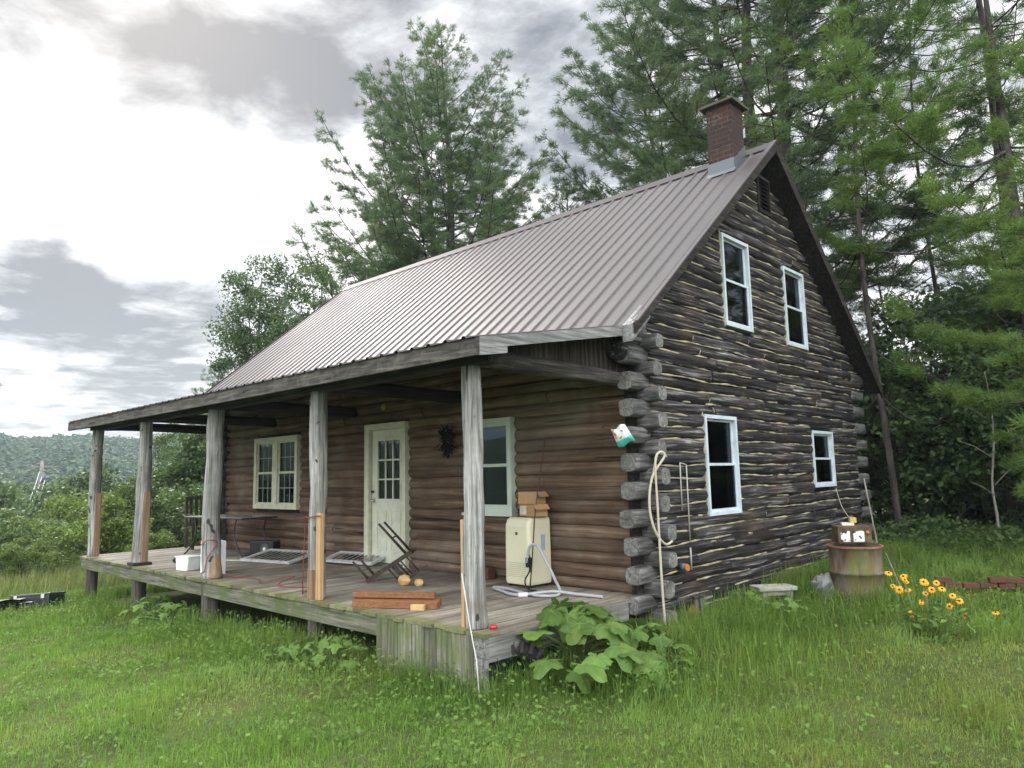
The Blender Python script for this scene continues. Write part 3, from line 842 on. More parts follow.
m = MB(TF); m.box(s0 + .0, s0 + .05, q0 + 1.04, q0 + 1.075, -.008, .02); m.build('latch', M['blackmetal'], door)

# gable vent
m = MB(TG); frame(m, VENT[0], VENT[1], VENT[2], VENT[3], .035, -.06, .062)
vt = m.build('gable_vent', M['dark_y'], cabin)
m = MB(TG); z = VENT[2] + .05
while z < VENT[3] - .05:
    m.add([(VENT[0] + .036, z, .05), (VENT[1] - .036, z, .05), (VENT[1] - .036, z + .045, -.02), (VENT[0] + .036, z + .045, -.02),
           (VENT[0] + .036, z + .008, .05), (VENT[1] - .036, z + .008, .05), (VENT[1] - .036, z + .053, -.02), (VENT[0] + .036, z + .053, -.02)],
          [(0, 1, 2, 3), (4, 7, 6, 5), (0, 4, 5, 1), (2, 6, 7, 3), (1, 5, 6, 2), (0, 3, 7, 4)], True); z += .062
m.build('louvre', M['dark_y'], vt)
m = MB(TG); m.box(VENT[0], VENT[1], VENT[2], VENT[3], -.12, -.06); m.build('vent_backing', M['black'], vt)

# chimney
cx0, cx1, cy0, cy1 = -.395, .0, 2.95, 3.33
m = MB(); m.box(cx0, cx1, cy0, cy1, 5.3, 6.74)
chim = m.build('chimney', M['brick'], cabin)
m = MB(); m.box(cx0 - .08, cx1 + .07, cy0 - .08, cy1 + .08, 6.735, 6.775); m.build('chimney_cap', M['capstone'], chim, bevel=.008)
fl = MB()
def rz(y): return ZR - SL * abs(y - YR)
fl.prism([(cy0 - .012, rz(cy0) - .05), (cy0 - .012, rz(cy0) + .20), (cy0 + .002, rz(cy0) + .20), (cy0 + .002, rz(cy0) - .05)], 'x', cx0 - .012, cx1 + .012)
fl.prism([(cy0 - .06, rz(cy0 - .06) + .022), (cy0 - .012, rz(cy0 - .012) + .05), (cy0 - .012, rz(cy0 - .012) + .022)], 'x', cx0 - .02, cx1 + .03)
for xa, xb in ((cx1 + .003, cx1 + .014), (cx0 - .014, cx0 - .003)):
    y = cy0
    while y < cy1 - .02:
        fl.prism([(y + .003, rz(y) - .08), (y + .003, rz(y) + .19), (y + .127, rz(y) + .19 + .09), (y + .127, rz(min(y + .13, YR)) - .06)], 'x', xa, xb); y += .13
fl.build('flashing', M['lead'], chim)

# foundation stones under the gable
m = MB(); m.box(-.03, GX, .0, YREAR, -.9, -.50); m.build('foundation', M['concrete'], cabin)

# ------------------------------------------------------------------ things on the porch
def one(name, mb, mat, label, cat, group=None, bevel=0, loc=None, rot=None):
    """a thing that is a single mesh, built in world space, origin moved to its base"""
    xs = np.array(mb.v); c = Vector((*xs.mean(0)[:2], xs[:, 2].min()))
    mb.v = [(a - c.x, b - c.y, d - c.z) for a, b, d in mb.v]
    o = mb.build(name, mat, None, bevel=bevel); o.location = c
    return tag(o, label, cat, group)
def curve(pts, n=8):
    """Catmull-Rom through points"""
    P = [Vector(p) for p in pts]; P = [P[0]] + P + [P[-1]]; out = []
    for i in range(1, len(P) - 2):
        for k in range(n):
            t = k / n; a, b, c, d = P[i - 1:i + 3]
            out.append(.5 * ((2 * b) + (c - a) * t + (2 * a - 5 * b + 4 * c - d) * t * t + (3 * b - a - 3 * c + d) * t ** 3))
    out.append(P[-2]); return out

# portable air conditioner
ac = thing('air_conditioner', (-1.42, -.16, .0), 'beige portable air conditioner standing on the porch under the right window', 'appliance', rot=(0, 0, R(-3)))
m = MB(); w, d, h = .215, .17, .80
prof = [(-w, -d), (-w + .04, -d - .025), (w - .04, -d - .025), (w, -d), (w, d), (-w, d)]
vs = []
for z, s, dy in ((.03, .97, 0), (.06, 1, 0), (.45, 1, 0), (.70, .985, .0), (.77, .95, .012), (h, .86, .03)):
    vs += [(x * s, y * s + dy, z) for x, y in prof]
fs = [(r * 6 + k, r * 6 + (k + 1) % 6, (r + 1) * 6 + (k + 1) % 6, (r + 1) * 6 + k) for r in range(5) for k in range(6)] + [tuple(range(30, 36)), tuple(range(5, -1, -1))]
m.add(vs, fs, True); m.build('body', M['beige'], ac, False, bevel=.012)
m = MB(); m.add([(-.12, -.13, h - .005), (.12, -.13, h - .005), (.11, .02, h + .012), (-.11, .02, h + .012), (-.12, -.165, h - .055), (.12, -.165, h - .055)], [(0, 1, 2, 3), (4, 5, 1, 0), (0, 3, 4), (1, 5, 2)], True); m.build('control_panel', M['darkgrey'], ac, False)
m = MB()
for k in range(8): m.box(-.15, .15, -d - .031, -d - .024, .12 + k * .022, .128 + k * .022)
m.build('grille', plain('grille_beige', (.48, .46, .33), .5), ac, False)
m = MB(); m.box(-.012, .022, -d - .030, -d - .024, .60, .635); m.build('badge', M['darkgrey'], ac, False)
m = MB(); m.box(w + .0005, w + .003, .00, .07, .42, .60); m.build('sticker', plain('sticker', (.33, .38, .45), .4), ac, False)
for k, (x, y) in enumerate(((-.17, -.14), (.17, -.14), (.17, .13), (-.17, .13))):
    m = MB(); m.sphere((x, y, .022), .022); m.build('caster', M['black'], ac, False)

def carton(name, loc, rz, sx, sy, sz, label, flap=True, mat='card'):
    t = thing(name, loc, label, 'box', rot=(0, 0, rz))
    m = MB(); x, y, z, th = sx / 2, sy / 2, sz, .004
    m.box(-x, x, -y, -y + th, 0, z); m.box(-x, x, y - th, y, 0, z); m.box(-x, -x + th, -y + th, y - th, 0, z); m.box(x - th, x, -y + th, y - th, 0, z); m.box(-x + th, x - th, -y + th, y - th, 0, th)
    m.build('carton_wall', M[mat], t, False)
    if flap:
        for s in (-1, 1):
            m = MB(); m.add([(s * x, -y, z), (s * x, y, z), (s * (x + .05), y, z - .06), (s * (x + .05), -y, z - .06), (s * x, -y, z + .004), (s * x, y, z + .004), (s * (x + .053), y, z - .057), (s * (x + .053), -y, z - .057)], [(0, 1, 2, 3), (7, 6, 5, 4), (0, 4, 5, 1), (2, 6, 7, 3), (1, 5, 6, 2), (0, 3, 7, 4)], True)
            m.build('flap', M[mat], t, False)
    m = MB(); m.box(-x + .01, x - .01, -y + .006, y - .006, z - .03, z - .026); m.build('carton_top', M[mat], t, False)
    return t
b1_ = carton('cardboard_box', (-1.33, -.15, .812), R(-14), .30, .20, .14, 'lower cardboard box with a white label lying on top of the beige air conditioner', flap=True)
m = MB(); m.box(-.135, .0, -.1035, -.1005, .02, .12); m.build('paper_label', M['paper'], b1_, False)
carton('cardboard_box', (-1.36, -.14, .957), R(8), .27, .19, .14, 'upper torn cardboard box, highest on the stack over the air conditioner', flap=True)

m = MB(); m.tube([(-1.22, -.36, .01), (-1.20, -.26, .9), (-1.17, -.09, 1.72)], [.008, .007, .006], 6)
one('metal_rod', m, M['rodm'], 'thin rusty rod leaning on the wall in front of the air conditioner', 'rod')
h = curve([(-1.20, -.42, .30), (-1.16, -.42, .48), (-1.06, -.40, .50), (-.95, -.40, .36), (-.80, -.42, .16), (-.62, -.55, .03), (-.70, -.75, .022), (-1.0, -.72, .022), (-1.3, -.62, .022), (-1.55, -.62, .022), (-1.3, -.75, .022), (-.95, -.86, .024), (-.68, -.60, .05), (-.45, -.48, .03), (-.15, -.42, .022)])
m = MB(); m.tube(h, .017, 8)
hose = one('drain_hose', m, M['greyhose'], 'grey plastic drain hose looping over the porch boards beside the air conditioner', 'hose')
m = MB(); m.tube([(-.93, -.868, .024), (-.86, -.80, .026)], .026, 10); m.build('coupling', M['whitepl'], hose)
m = MB(); m.tube(curve([(-1.27, -.33, .32), (-1.24, -.38, .20), (-1.21, -.40, .34), (-1.25, -.39, .42), (-1.22, -.39, .24), (-1.28, -.42, .10), (-1.20, -.45, .02), (-1.0, -.50, .012), (-1.12, -.6, .012), (-1.32, -.56, .012)]), .010, 6)
m.box(-1.265, -1.205, -.42, -.37, .25, .36)
m.v = [(x + .06, y, z) for x, y, z in m.v]; m.build('power_cord', M['black'], ac)
m = MB(); m.box(-2.33, -2.13, -.14, -.02, .001, .145); one('brick', m, M['brickbed'], 'reddish brown block on the porch floor behind the nearest post', 'block', bevel=.004)

# cedar sticks, block and chunks
def stick(a, b, w, h_, label, mat='cedar', group='cedar sticks stacked at the porch edge'):
    m = MB(); m.bar(a, b, w, h_); return one('cedar_stick', m, M[mat], label, 'lumber', group, bevel=.004)
stick((-1.92, -2.28, .036), (-1.12, -1.83, .036), .085, .07, 'front cedar stick of the small stack at the porch edge')
stick((-2.02, -2.20, .036), (-1.22, -1.72, .036), .085, .07, 'rear cedar stick lying flat behind the front one at the porch edge')
stick((-2.00, -2.22, .108), (-1.25, -1.76, .108), .07, .055, 'top cedar stick resting across the two others at the porch edge')
m = MB(); m.bar((-1.29, -2.035, .027), (-1.17, -1.965, .027), .06, .054); one('wood_block', m, M['pine_block'], 'small pale wood offcut in front of the cedar sticks', 'block', bevel=.004)
def chunk(c, r, seed, label):
    rng = random.Random(seed); m = MB(); m.sphere((0, 0, 0), r, r * .75, r * .7, 5, 4)
    m.v = [(c[0] + x * rng.uniform(.8, 1.15), c[1] + y * rng.uniform(.8, 1.15), max(.001, c[2] + z * rng.uniform(.85, 1.1))) for x, y, z in m.v]
    m.fl = [True] * len(m.fl); one('wood_chunk', m, M['pine_block'], label, 'wood', 'split wood chunks beside the overturned chair')
chunk((-2.66, -1.05, .06), .105, 1, 'larger yellow split wood chunk beside the overturned chair')
chunk((-2.46, -.98, .035), .075, 2, 'smaller yellow wood chunk, right of the larger one')

# overturned chair: lies on its side, legs pointing up to the left
rtv = Vector((.727, .687, 0)); Zv = Vector((0, 0, 1)); dpv = Vector((-.687, .727, 0))
FX = (rtv * .85 + Zv * .53).normalized(); UX = (rtv * .53 - Zv * .85).normalized(); DX = dpv
A0 = Vector((-3.20, -1.22, .02))
oc = thing('chair', A0, 'dark wooden chair overturned on the porch in front of the white door', 'chair')
def PQ(a, d, u): return A0 + FX * a + DX * d + UX * u
for d_ in (0, .38):
    m = MB(); m.bar(PQ(0, d_, 0), PQ(.66, d_, 0), .05, .06, DX); m.build('seat_rail', M['chair_wood'], oc)
    m = MB(); m.tube([PQ(.60, d_, .02), PQ(.50, d_, -.52)], [.019, .015], 8); m.build('leg', M['chair_wood'], oc)
    m = MB(); m.tube([PQ(.04, d_, .02), PQ(-.02, d_, -.30)], [.018, .014], 8); m.build('leg', M['chair_wood'], oc)
    m = MB(); m.tube([PQ(.36, d_, .0), PQ(.42, d_, .28)], [.016, .014], 8); m.build('back_post', M['chair_wood'], oc)
for a_ in (.10, .62):
    m = MB(); m.bar(PQ(a_, 0, 0), PQ(a_, .38, 0), .035, .04); m.build('seat_rail', M['chair_wood'], oc)
for k in range(4):
    m = MB(); m.tube([PQ(.30 + k * .09, .02, 0), PQ(.34 + k * .09, .04, .24)], .009, 6); m.build('spindle', M['chair_wood'], oc)
m = MB(); m.bar(PQ(.28, .04, .25), PQ(.74, .04, .25), .03, .045, DX); m.build('back_rail', M['chair_wood'], oc)
m = MB(); m.bar(PQ(.54, 0, -.28), PQ(.54, .38, -.28), .016, .016); m.build('stretcher', M['chair_wood'], oc)

# louvred shutters lying on the deck
def shutter(loc, rz, tilt, label, L=1.35, W=.42):
    t = thing('louvred_shutter', loc, label, 'shutter', 'white louvred shutters lying on the porch', rot=(tilt, 0, rz))
    m = MB(); m.box(0, L, 0, .05, 0, .035); m.box(0, L, W - .05, W, 0, .035); m.box(0, .05, .05, W - .05, 0, .035); m.box(L - .05, L, .05, W - .05, 0, .035); m.build('frame', M['shutter'], t, False)
    m = MB(); x = .07
    while x < L - .08:
        m.add([(x, .051, .004), (x + .06, .051, .03), (x + .06, W - .051, .03), (x, W - .051, .004), (x, .051, .010), (x + .06, .051, .036), (x + .06, W - .051, .036), (x, W - .051, .010)], [(0, 1, 2, 3), (7, 6, 5, 4), (0, 4, 5, 1), (2, 6, 7, 3), (1, 5, 6, 2), (0, 3, 7, 4)], True); x += .115
    m.build('slats', M['shutter'], t, False)
shutter((-7.0, -1.02, .005), R(12), R(10), 'front white louvred shutter lying on the porch left of the fourth post', 1.15, .62)
shutter((-5.55, -.40, .03), R(8), R(14), 'second white louvred shutter, half hidden behind the post with the new board', 1.1, .40)
m = MB(); m.bar((-7.6, -1.25, .008), (-6.95, -.85, .008), .16, .014); one('plank', m, M['shutter'], 'flat grey board lying on the porch floor under the metal table', 'board')
# speaker-like fan motor
t = thing('box_fan', (-7.35, -.40, 0), 'small black fan lying beside the shutters at the foot of the table', 'fan', rot=(0, 0, R(25)))
m = MB(); m.box(-.24, .24, -.11, .11, .0, .27); m.build('housing', M['black'], t, False, bevel=.02)
m = MB(); m.tube([(.08, -.125, .14), (.08, -.105, .14)], .09, 16); m.build('grille', M['darkgrey'], t, False)
m = MB(); m.tube([(.08, -.135, .14), (.08, -.124, .14)], .03, 12); m.build('hub', M['whitepl'], t, False)
m = MB(); m.tube(curve([(-.24, 0, .05), (-.36, -.05, .02), (-.42, .02, .012)]), .035, 8); m.build('cable', M['black'], t, False)

# patio table with curved legs
t = thing('patio_table', (-8.28, -.60, 0), 'thin topped patio table on curved black metal legs at the far end of the porch', 'table', rot=(0, 0, R(9)))
m = MB(); m.box(-.85, .85, -.36, .36, .665, .68); m.build('tabletop', plain('table_glass', (.23, .24, .22), .25, .5), t, False, bevel=.004)
m = MB(); frame(m, -.86, .86, -.37, .37, .035, .645, .664); m.build('frame', M['blackmetal'], t, False)
for sx in (-1, 1):
    for sy in (-1, 1):
        m = MB(); m.tube(curve([(sx * .62, sy * .30, .65), (sx * .58, sy * .30, .50), (sx * .58, sy * .30, .33), (sx * .72, sy * .31, .12), (sx * .88, sy * .32, .0)], 6), .014, 8); m.build('leg', M['blackmetal'], t, False)

# white tub and white plastic chair-like cooler behind the third post
t = thing('plastic_box', (-6.62, -2.02, 0), 'small translucent white plastic box near the porch edge, left of the third post', 'box', rot=(0, 0, R(12)))
m = MB(); m.prism([(-.13, 0), (.13, 0), (.155, .19), (-.155, .19)], 'y', -.10, .10); m.build('tub', M['whitepl'], t, False, bevel=.008)
m = MB(); m.box(-.165, .165, -.11, .11, .188, .205); m.build('lid', M['whitepl'], t, False, bevel=.005)
t = thing('storage_crate', (-5.86, -1.98, 0), 'white plastic crate on end half hidden behind the third porch post', 'crate', rot=(0, 0, R(-8)))
m = MB(); frame(m, -.19, .19, .0, .46, .05, -.12, .12); m.v = [(a, c, b) for a, b, c in m.v]; m.build('frame', M['whitepl'], t, False, bevel=.006)
m = MB(); m.box(-.14, .14, .06, .09, .05, .41); m.build('panel', M['black'], t, False)
m = MB(); m.sphere((-7.75, -1.75, .04), .042); one('ball', m, M['rubber'], 'small dark ball on the porch boards near the second post', 'ball')

# wooden armchair at the far end of the porch
t = thing('wooden_armchair', (-10.05, -.28, 0), 'old brown wooden armchair at the far left end of the porch', 'chair', rot=(0, 0, R(80)))
for x in (-.28, .28):
    m = MB(); m.bar((x, .25, 0), (x, .32, 1.0), .05, .05); m.build('back_post', M['left_chair'], t, False)
    m = MB(); m.bar((x, -.28, 0), (x, -.28, .62), .05, .05); m.build('leg', M['left_chair'], t, False)
    m = MB(); m.bar((x, -.34, .63), (x, .30, .65), .08, .03); m.build('armrest', M['left_chair'], t, False)
m = MB(); m.box(-.27, .27, -.28, .27, .38, .42); m.build('seat', M['left_chair'], t, False)
for k in range(5):
    m = MB(); x = -.2 + k * .1; m.bar((x, .25, .42), (x, .315, .98), .06, .018, (0, 1, 0)); m.build('back_slat', M['left_chair'], t, False)
m = MB(); m.bar((-.28, .32, .98), (.28, .32, .98), .03, .06); m.build('top_rail', M['left_chair'], t, False)

# wiring
m = MB(); m.tube(curve([(-5.49, -2.34, .50), (-5.37, -2.365, .46), (-5.24, -2.34, .52), (-5.25, -2.2, .48), (-5.26, -2.32, .3), (-5.3, -2.345, .12), (-5.48, -2.28, .06), (-5.2, -2.0, .012), (-4.7, -1.9, .01), (-4.2, -2.1, .03), (-4.0, -1.75, .09), (-3.9, -2.05, .012), (-3.4, -1.9, .01), (-3.1, -2.15, .02), (-2.9, -2.29, .10), (-2.85, -2.30, .75), (-2.81, -2.32, .88), (-2.71, -2.34, .88), (-2.60, -2.31, .90), (-2.52, -2.31, .9)], 6), .006, 5)
one('red_wire', m, M['redwire'], 'thin red wire trailing over the porch between the two middle posts', 'wire')
m = MB(); m.tube([(-.22, -2.335, .47), (-.10, -2.37, .1), (.05, -2.43, -.2), (.16, -2.50, -.52)], .0055, 6)
one('white_cord', m, M['whitecord'], 'white cord slanting from the nearest post down to the grass', 'cord')
m = MB(); m.tube([(-.02, -2.16, .001), (-.02, -2.16, .03)], .032, 12); one('bottle_cap', m, plain('red_plastic', (.45, .03, .02), .4), 'small red lid at the foot of the nearest post', 'lid')

# wall wreath between the door and the right window
t = thing('wall_wreath', (-2.99, .0, 1.68), 'dark oval wreath hanging on the log wall right of the door', 'wreath')
rng = random.Random(4); m = MB()
for k in range(130):
    a = rng.uniform(0, 6.28); r0 = rng.uniform(.02, .10)
    p = Vector((math.cos(a) * r0, -.02 - rng.uniform(0, .07), .13 + math.sin(a) * r0 * 1.5 - .02))
    q = p + Vector((math.cos(a + rng.uniform(-.8, .8)) * .07, rng.uniform(-.03, .03), math.sin(a + rng.uniform(-.8, .8)) * .09))
    m.bar(p, q, .018, .008)
m.build('twigs', plain('dry_twigs', (.018, .014, .013), .9, .1), t, False)
m = MB(); m.tube(curve([(0, -.03, .02), (.01, -.05, -.06), (-.015, -.04, -.13)]), .012, 6); m.build('ribbon', M['black'], t, False)
m = MB(); m.sphere((-4.35, -.12, 2.36), .035, .035, .05); one('light_bulb', m, M['yellow'], 'small bulb hanging from the porch ceiling near the door', 'bulb')

# ------------------------------------------------------------------ things on the gable side
m = MB()
m.tube(curve([(.36, -.14, 1.30), (.38, -.09, 1.48), (.40, -.01, 1.51), (.41, .04, 1.46)], 6) + [], .013, 8)
pts = curve([(.40, -.10, -.50), (.40, -.14, .2), (.39, -.14, .9), (.38, -.13, 1.40), (.39, -.05, 1.51), (.41, .00, 1.46), (.36, -.17, 1.25), (.35, -.23, .95), (.38, -.19, .70), (.41, -.06, .56), (.42, .06, .58)], 8)
m.tube(pts, .013, 8)
one('garden_hose', m, M['creamhose'], 'cream garden hose looped over a log end and hanging to the grass at the corner', 'hose')
t = thing('plastic_bag', (.19, -.36, 1.60), 'green and white printed plastic bag stuck on a corner log end', 'bag', rot=(R(10), R(-24), R(28)))
rng = random.Random(8); m = MB(); G_ = 8
vs = []
for s in (-1, 1):
    for j in range(G_ + 1):
        for i in range(G_ + 1):
            u, v = i / G_ * 2 - 1, j / G_ * 2 - 1
            b = max(0, (1 - u ** 4) * (1 - v ** 4)); vs.append((u * .085 * (1 - .12 * v), s * (.003 + b * (.045 + rng.uniform(-.014, .014))), v * .10 + .10 + .012 * math.sin(u * 4)))
fs = []
for s in (0, 1):
    o_ = s * (G_ + 1) ** 2
    for j in range(G_):
        for i in range(G_): a = o_ + j * (G_ + 1) + i; fs.append((a, a + 1, a + G_ + 2, a + G_ + 1))
m.add(vs, fs)
n = N('bag_plastic'); sp = n.node('ShaderNodeSeparateXYZ'); n.link(n.node('ShaderNodeTexCoord').outputs['Object'], sp.inputs[0])
nz = n.noise(n.coord(), 16, 4, .6)
c_ = n.ramp(n.math('ADD', n.math('MULTIPLY', sp.outputs[2], 4.0), n.math('MULTIPLY', nz, .12)), [(.30, (.05, .42, .34)), (.36, (.62, .66, .62))])
sp2 = n.noise(n.coord((1, 1, 1)), 22, 2, .5); c_ = n.mix(n.ramp(sp2, [(.60, 0), (.64, 1)]), c_, (.30, .14, .06))
bagm = n.fin(c_, .35, .5)
m.build('bag_body', bagm, t, False)
m = MB(); m.tube(curve([(-.06, 0, .24), (-.12, .01, .27), (-.16, .03, .26)]), .006, 5); m.build('tie', M['rubber'], t, False)

m = MB(); m.tube([(.205, .66, 1.40), (.205, .66, .86)], .008, 6); m.tube([(.205, .80, 1.38), (.205, .80, .50)], .008, 6); m.tube([(.205, .80, .44), (.205, .80, .20)], .010, 6); m.tube([(.205, .66, 1.40), (.205, .80, 1.38)], .008, 6)
one('conduit', m, plain('grey_conduit', (.36, .36, .34), .6), 'thin grey conduit pipes running up the logs left of the lower window', 'pipe')
t = thing('vent_pipe', (.19, .57, .25), 'short grey pipe stub with an orange mouth sticking out of the logs', 'pipe')
m = MB(); m.tube([(0, 0, 0), (.10, -.02, .0)], .045, 12); m.build('pipe', M['lead'], t, False)
m = MB(); m.tube([(.10, -.02, 0), (.12, -.024, 0)], [.040, .036], 12); m.build('rim', M['orange'], t, False)
for k, y in enumerate((.74, .86)):
    m = MB(); m.tube([(.27, y, -.55), (.27, y, -.10)], .036, 12); m.tube([(.27, y, -.10), (.27, y, -.08)], .043, 12)
    one('vent_stub', m, M['copper'], ['left dark capped pipe standing by the foot of the gable wall', 'right dark capped pipe, beside the other at the gable foot'][k], 'pipe', 'dark pipes at the gable foot')
m = MB(); m.sphere((.23, .26, .04), .04, .03, .06); one('outlet_box', m, M['black'], 'small black box low on the logs near the corner', 'box')

# rain barrel with a tin on top
bx, by = 1.30, 2.86
t = thing('steel_drum', (bx, by, -.54), 'rusty moss streaked steel drum standing in the grass at the far gable corner', 'barrel')
m = MB(); R_ = .30; prof = [(0, R_ * .98), (.02, R_ * 1.02), (.04, R_), (.275, R_), (.285, R_ * 1.05), (.30, R_ * 1.06), (.315, R_ * 1.05), (.325, R_ * 1.0), (.55, R_), (.56, R_ * 1.05), (.575, R_ * 1.06), (.59, R_ * 1.05), (.60, R_), (.86, R_), (.87, R_ * 1.03), (.89, R_ * 1.03), (.892, R_ * .96), (.87, R_ * .94)]
nn = 32; vs = [(r * math.cos(2 * math.pi * k / nn), r * math.sin(2 * math.pi * k / nn), z) for z, r in prof for k in range(nn)]
fs = [(a * nn + k, a * nn + (k + 1) % nn, (a + 1) * nn + (k + 1) % nn, (a + 1) * nn + k) for a in range(len(prof) - 1) for k in range(nn)] + [tuple((len(prof) - 1) * nn + k for k in range(nn))]
m.add(vs, fs); m.build('drum_shell', M['barrel'], t, False)
m = MB(); nn = 28
for k in range(nn):
    a0_, a1_ = 2 * math.pi * k / nn, 2 * math.pi * (k + 1) / nn
    m.bar((.312 * math.cos(a0_), .312 * math.sin(a0_), .885), (.312 * math.cos(a1_), .312 * math.sin(a1_), .885), .022, .022)
m.build('rim', plain('rust_rim', (.17, .065, .045), .8, .3, dirt=(.30, .22, .15), dirt_amt=.6, scale=9), t, False)
t = thing('tin_box', (bx - .06, by + .10, .375), 'rusty tin box with white paper patches sitting on the steel drum', 'tin', rot=(0, 0, R(38)))
m = MB(); m.box(-.20, .20, -.12, .12, .0, .21); m.build('tin', plain('rust_tin', (.065, .04, .03), .8, .3, dirt=(.13, .12, .05), dirt_amt=.8, scale=8), t, False, bevel=.01)
n = N('blotched_paper'); nz = n.noise(n.coord(), 17, 3, .5); blot = n.fin(n.ramp(nz, [(.42, (.03, .03, .03)), (.47, (.62, .62, .60))]), .7, .2)
for k in (0, 1):
    m = MB(); m.box(-.17 + k * .15, -.06 + k * .17, -.1235, -.1205, .02, .15); m.build('paper_patch', blot, t, False)
m = MB(); m.sphere((.15, -.125, .13), .022); m.build('tap', M['orange'], t, False)
t = thing('paper_carton', (bx - .08, by + .12, .587), 'small yellow and white carton lying on the tin box', 'carton', rot=(0, 0, R(30)))
m = MB(); m.box(-.10, .04, -.07, .07, 0, .03); m.build('lid', M['paper'], t, False)
m = MB(); m.box(-.0, .075, -.05, .05, .031, .095); m.build('carton_body', M['yellow'], t, False, bevel=.004)
m = MB(); m.bar((1.505, 3.06, .37), (1.38, 3.16, 1.17), .014, .014); one('stake', m, M['pole'], 'pale stick standing up behind the rim of the steel drum', 'stick')
m = MB(); m.tube(curve([(.21, 5.45, .98), (.65, 4.4, .74), (1.2, 3.18, .60)]), .006, 5); one('string', m, M['creamhose'], 'slack pale string from the lower right window to the drum', 'string')
m = MB(); m.bar((1.58, 3.09, .26), (1.80, 2.96, -.25), .010, .010); one('stake', m, M['pole'], 'thin grey stake leaning away to the right of the steel drum', 'stick')
# concrete block bench
t = thing('concrete_block', (.50, 2.26, -.44), 'mossy hollow concrete block with a slab on top standing in the grass', 'block', rot=(0, 0, R(52)))
m = MB(); m.box(-.20, -.13, -.10, .10, 0, .26); m.box(.13, .20, -.10, .10, 0, .26); m.box(-.13, .13, -.10, .10, 0, .05); m.box(-.13, .13, -.10, .10, .20, .26)
m.box(-.13, .13, .06, .10, .05, .2); m.build('block', M['concrete'], t, False, bevel=.008)
m = MB(); m.box(-.26, .24, -.14, .13, .262, .31); m.build('slab', M['concrete'], t, False, bevel=.008)
def rock(c, r, seed, label, mat='stone'):
    rng = random.Random(seed); S = [rng.uniform(0, 6) for _ in range(6)]
    m = MB(); m.sphere((0, 0, 0), 1, None, None, 18, 12)
    out = []
    for x, y, z in m.v:
        f = 1 + .10 * math.sin(x * 13 + z * 9 + S[4]) + .08 * math.sin(z * 17 + y * 12 + S[5]) + .16 * math.sin(x * 4 + S[0]) + .13 * math.sin(y * 5 + S[1]) + .12 * math.sin(z * 5 + S[2]) + .05 * math.sin(x * 11 + y * 9 + S[3])
        out.append((c[0] + x * r[0] * f, c[1] + y * r[1] * f, c[2] + z * r[2] * f))
    m.v = out; m.fl = [True] * len(m.fl); one('rock', m, M[mat], label, 'stone', 'stones along the gable foot')
rock((.30, .60, -.32), (.06, .12, .13), 8, 'lump of orange rusted metal against the foot of the gable wall', 'rustor')
rock((.95, 2.72, -.22), (.20, .14, .20), 1, 'pale grey lump of stone next to the steel drum')
rock((.42, .42, -.50), (.26, .16, .10), 3, 'flat grey stone under the hose at the gable foot')

# tyre under the porch corner
t = thing('tractor_tyre', (-.02, -1.93, -.43), 'black lugged tractor tyre leaning under the porch corner', 'tyre', rot=(R(90), 0, R(68)))
m = MB(); nn = 40; ro, ri, hw_ = .30, .16, .13
sec = [(ri, -.08), (ri + .05, -hw_), (ro - .04, -hw_), (ro, -.08), (ro, .08), (ro - .04, hw_), (ri + .05, hw_), (ri, .08)]
vs = [(r * math.cos(2 * math.pi * k / nn), r * math.sin(2 * math.pi * k / nn), z) for r, z in sec for k in range(nn)]
fs = [(a * nn + k, a * nn + (k + 1) % nn, ((a + 1) % 8) * nn + (k + 1) % nn, ((a + 1) % 8) * nn + k) for a in range(8) for k in range(nn)]
m.add(vs, fs); tc_ = m.build('carcass', M['rubber'], t, False)
m = MB()
for k in range(18):
    for s in (-1, 1):
        a = 2 * math.pi * (k + (.5 if s > 0 else 0)) / 18
        m.bar((ro * math.cos(a), ro * math.sin(a), s * .005), ((ro - .005) * math.cos(a + .22), (ro - .005) * math.sin(a + .22), s * (hw_ + .002)), .045, .05, (math.cos(a), math.sin(a), 0))
        m.bar((ro * math.cos(a + .22), ro * math.sin(a + .22), s * hw_), ((ro - .08) * math.cos(a + .22), (ro - .08) * math.sin(a + .22), s * (hw_ + .012)), .045, .03, (math.cos(a), math.sin(a), 0))
m.build('tread', M['rubber'], t, False)

# black instrument-like case and tarp at the left field edge
cx_, cy_ = -10.35, -3.02; gz_ = g1(cx_, cy_)
t = thing('tool_case', (cx_, cy_, gz_ + .02), 'black hard case with pale metal edges lying in the grass at the far left', 'case', rot=(R(-6), R(-4), R(38)))
m = MB(); m.box(-.36, .36, -.20, .20, .0, .17); m.build('case_body', M['case'], t, False, bevel=.02)
m = MB(); m.box(-.365, .365, -.205, .205, .172, .215); m.build('lid', plain('dark_lid', (.035, .038, .042), .35, .5), t, False, bevel=.015)
for x in (-.25, .25):
    m = MB(); m.box(x - .03, x + .03, -.218, -.206, .13, .2); m.build('latch', M['silver'], t, False)
m = MB(); m.tube(curve([(-.08, -.20, .08), (-.07, -.24, .08), (.07, -.24, .08), (.08, -.20, .08)], 4), .01, 6); m.build('handle', M['silver'], t, False)
cx2, cy2 = -11.0, -3.85
gN = 12; vs = []
for j in range(gN + 1):
    for i in range(gN + 1):
        x = cx2 - .9 + 1.8 * i / gN; y = cy2 - .6 + 1.2 * j / gN
        vs.append((x, y, g1(x, y) + .04 + .36 * max(0, i / gN - .25) * (1 - .4 * j / gN) + .02 * math.sin(i * 1.9) * math.cos(j * 2.3)))
fs = [(j * (gN + 1) + i, j * (gN + 1) + i + 1, (j + 1) * (gN + 1) + i + 1, (j + 1) * (gN + 1) + i) for j in range(gN) for i in range(gN)]
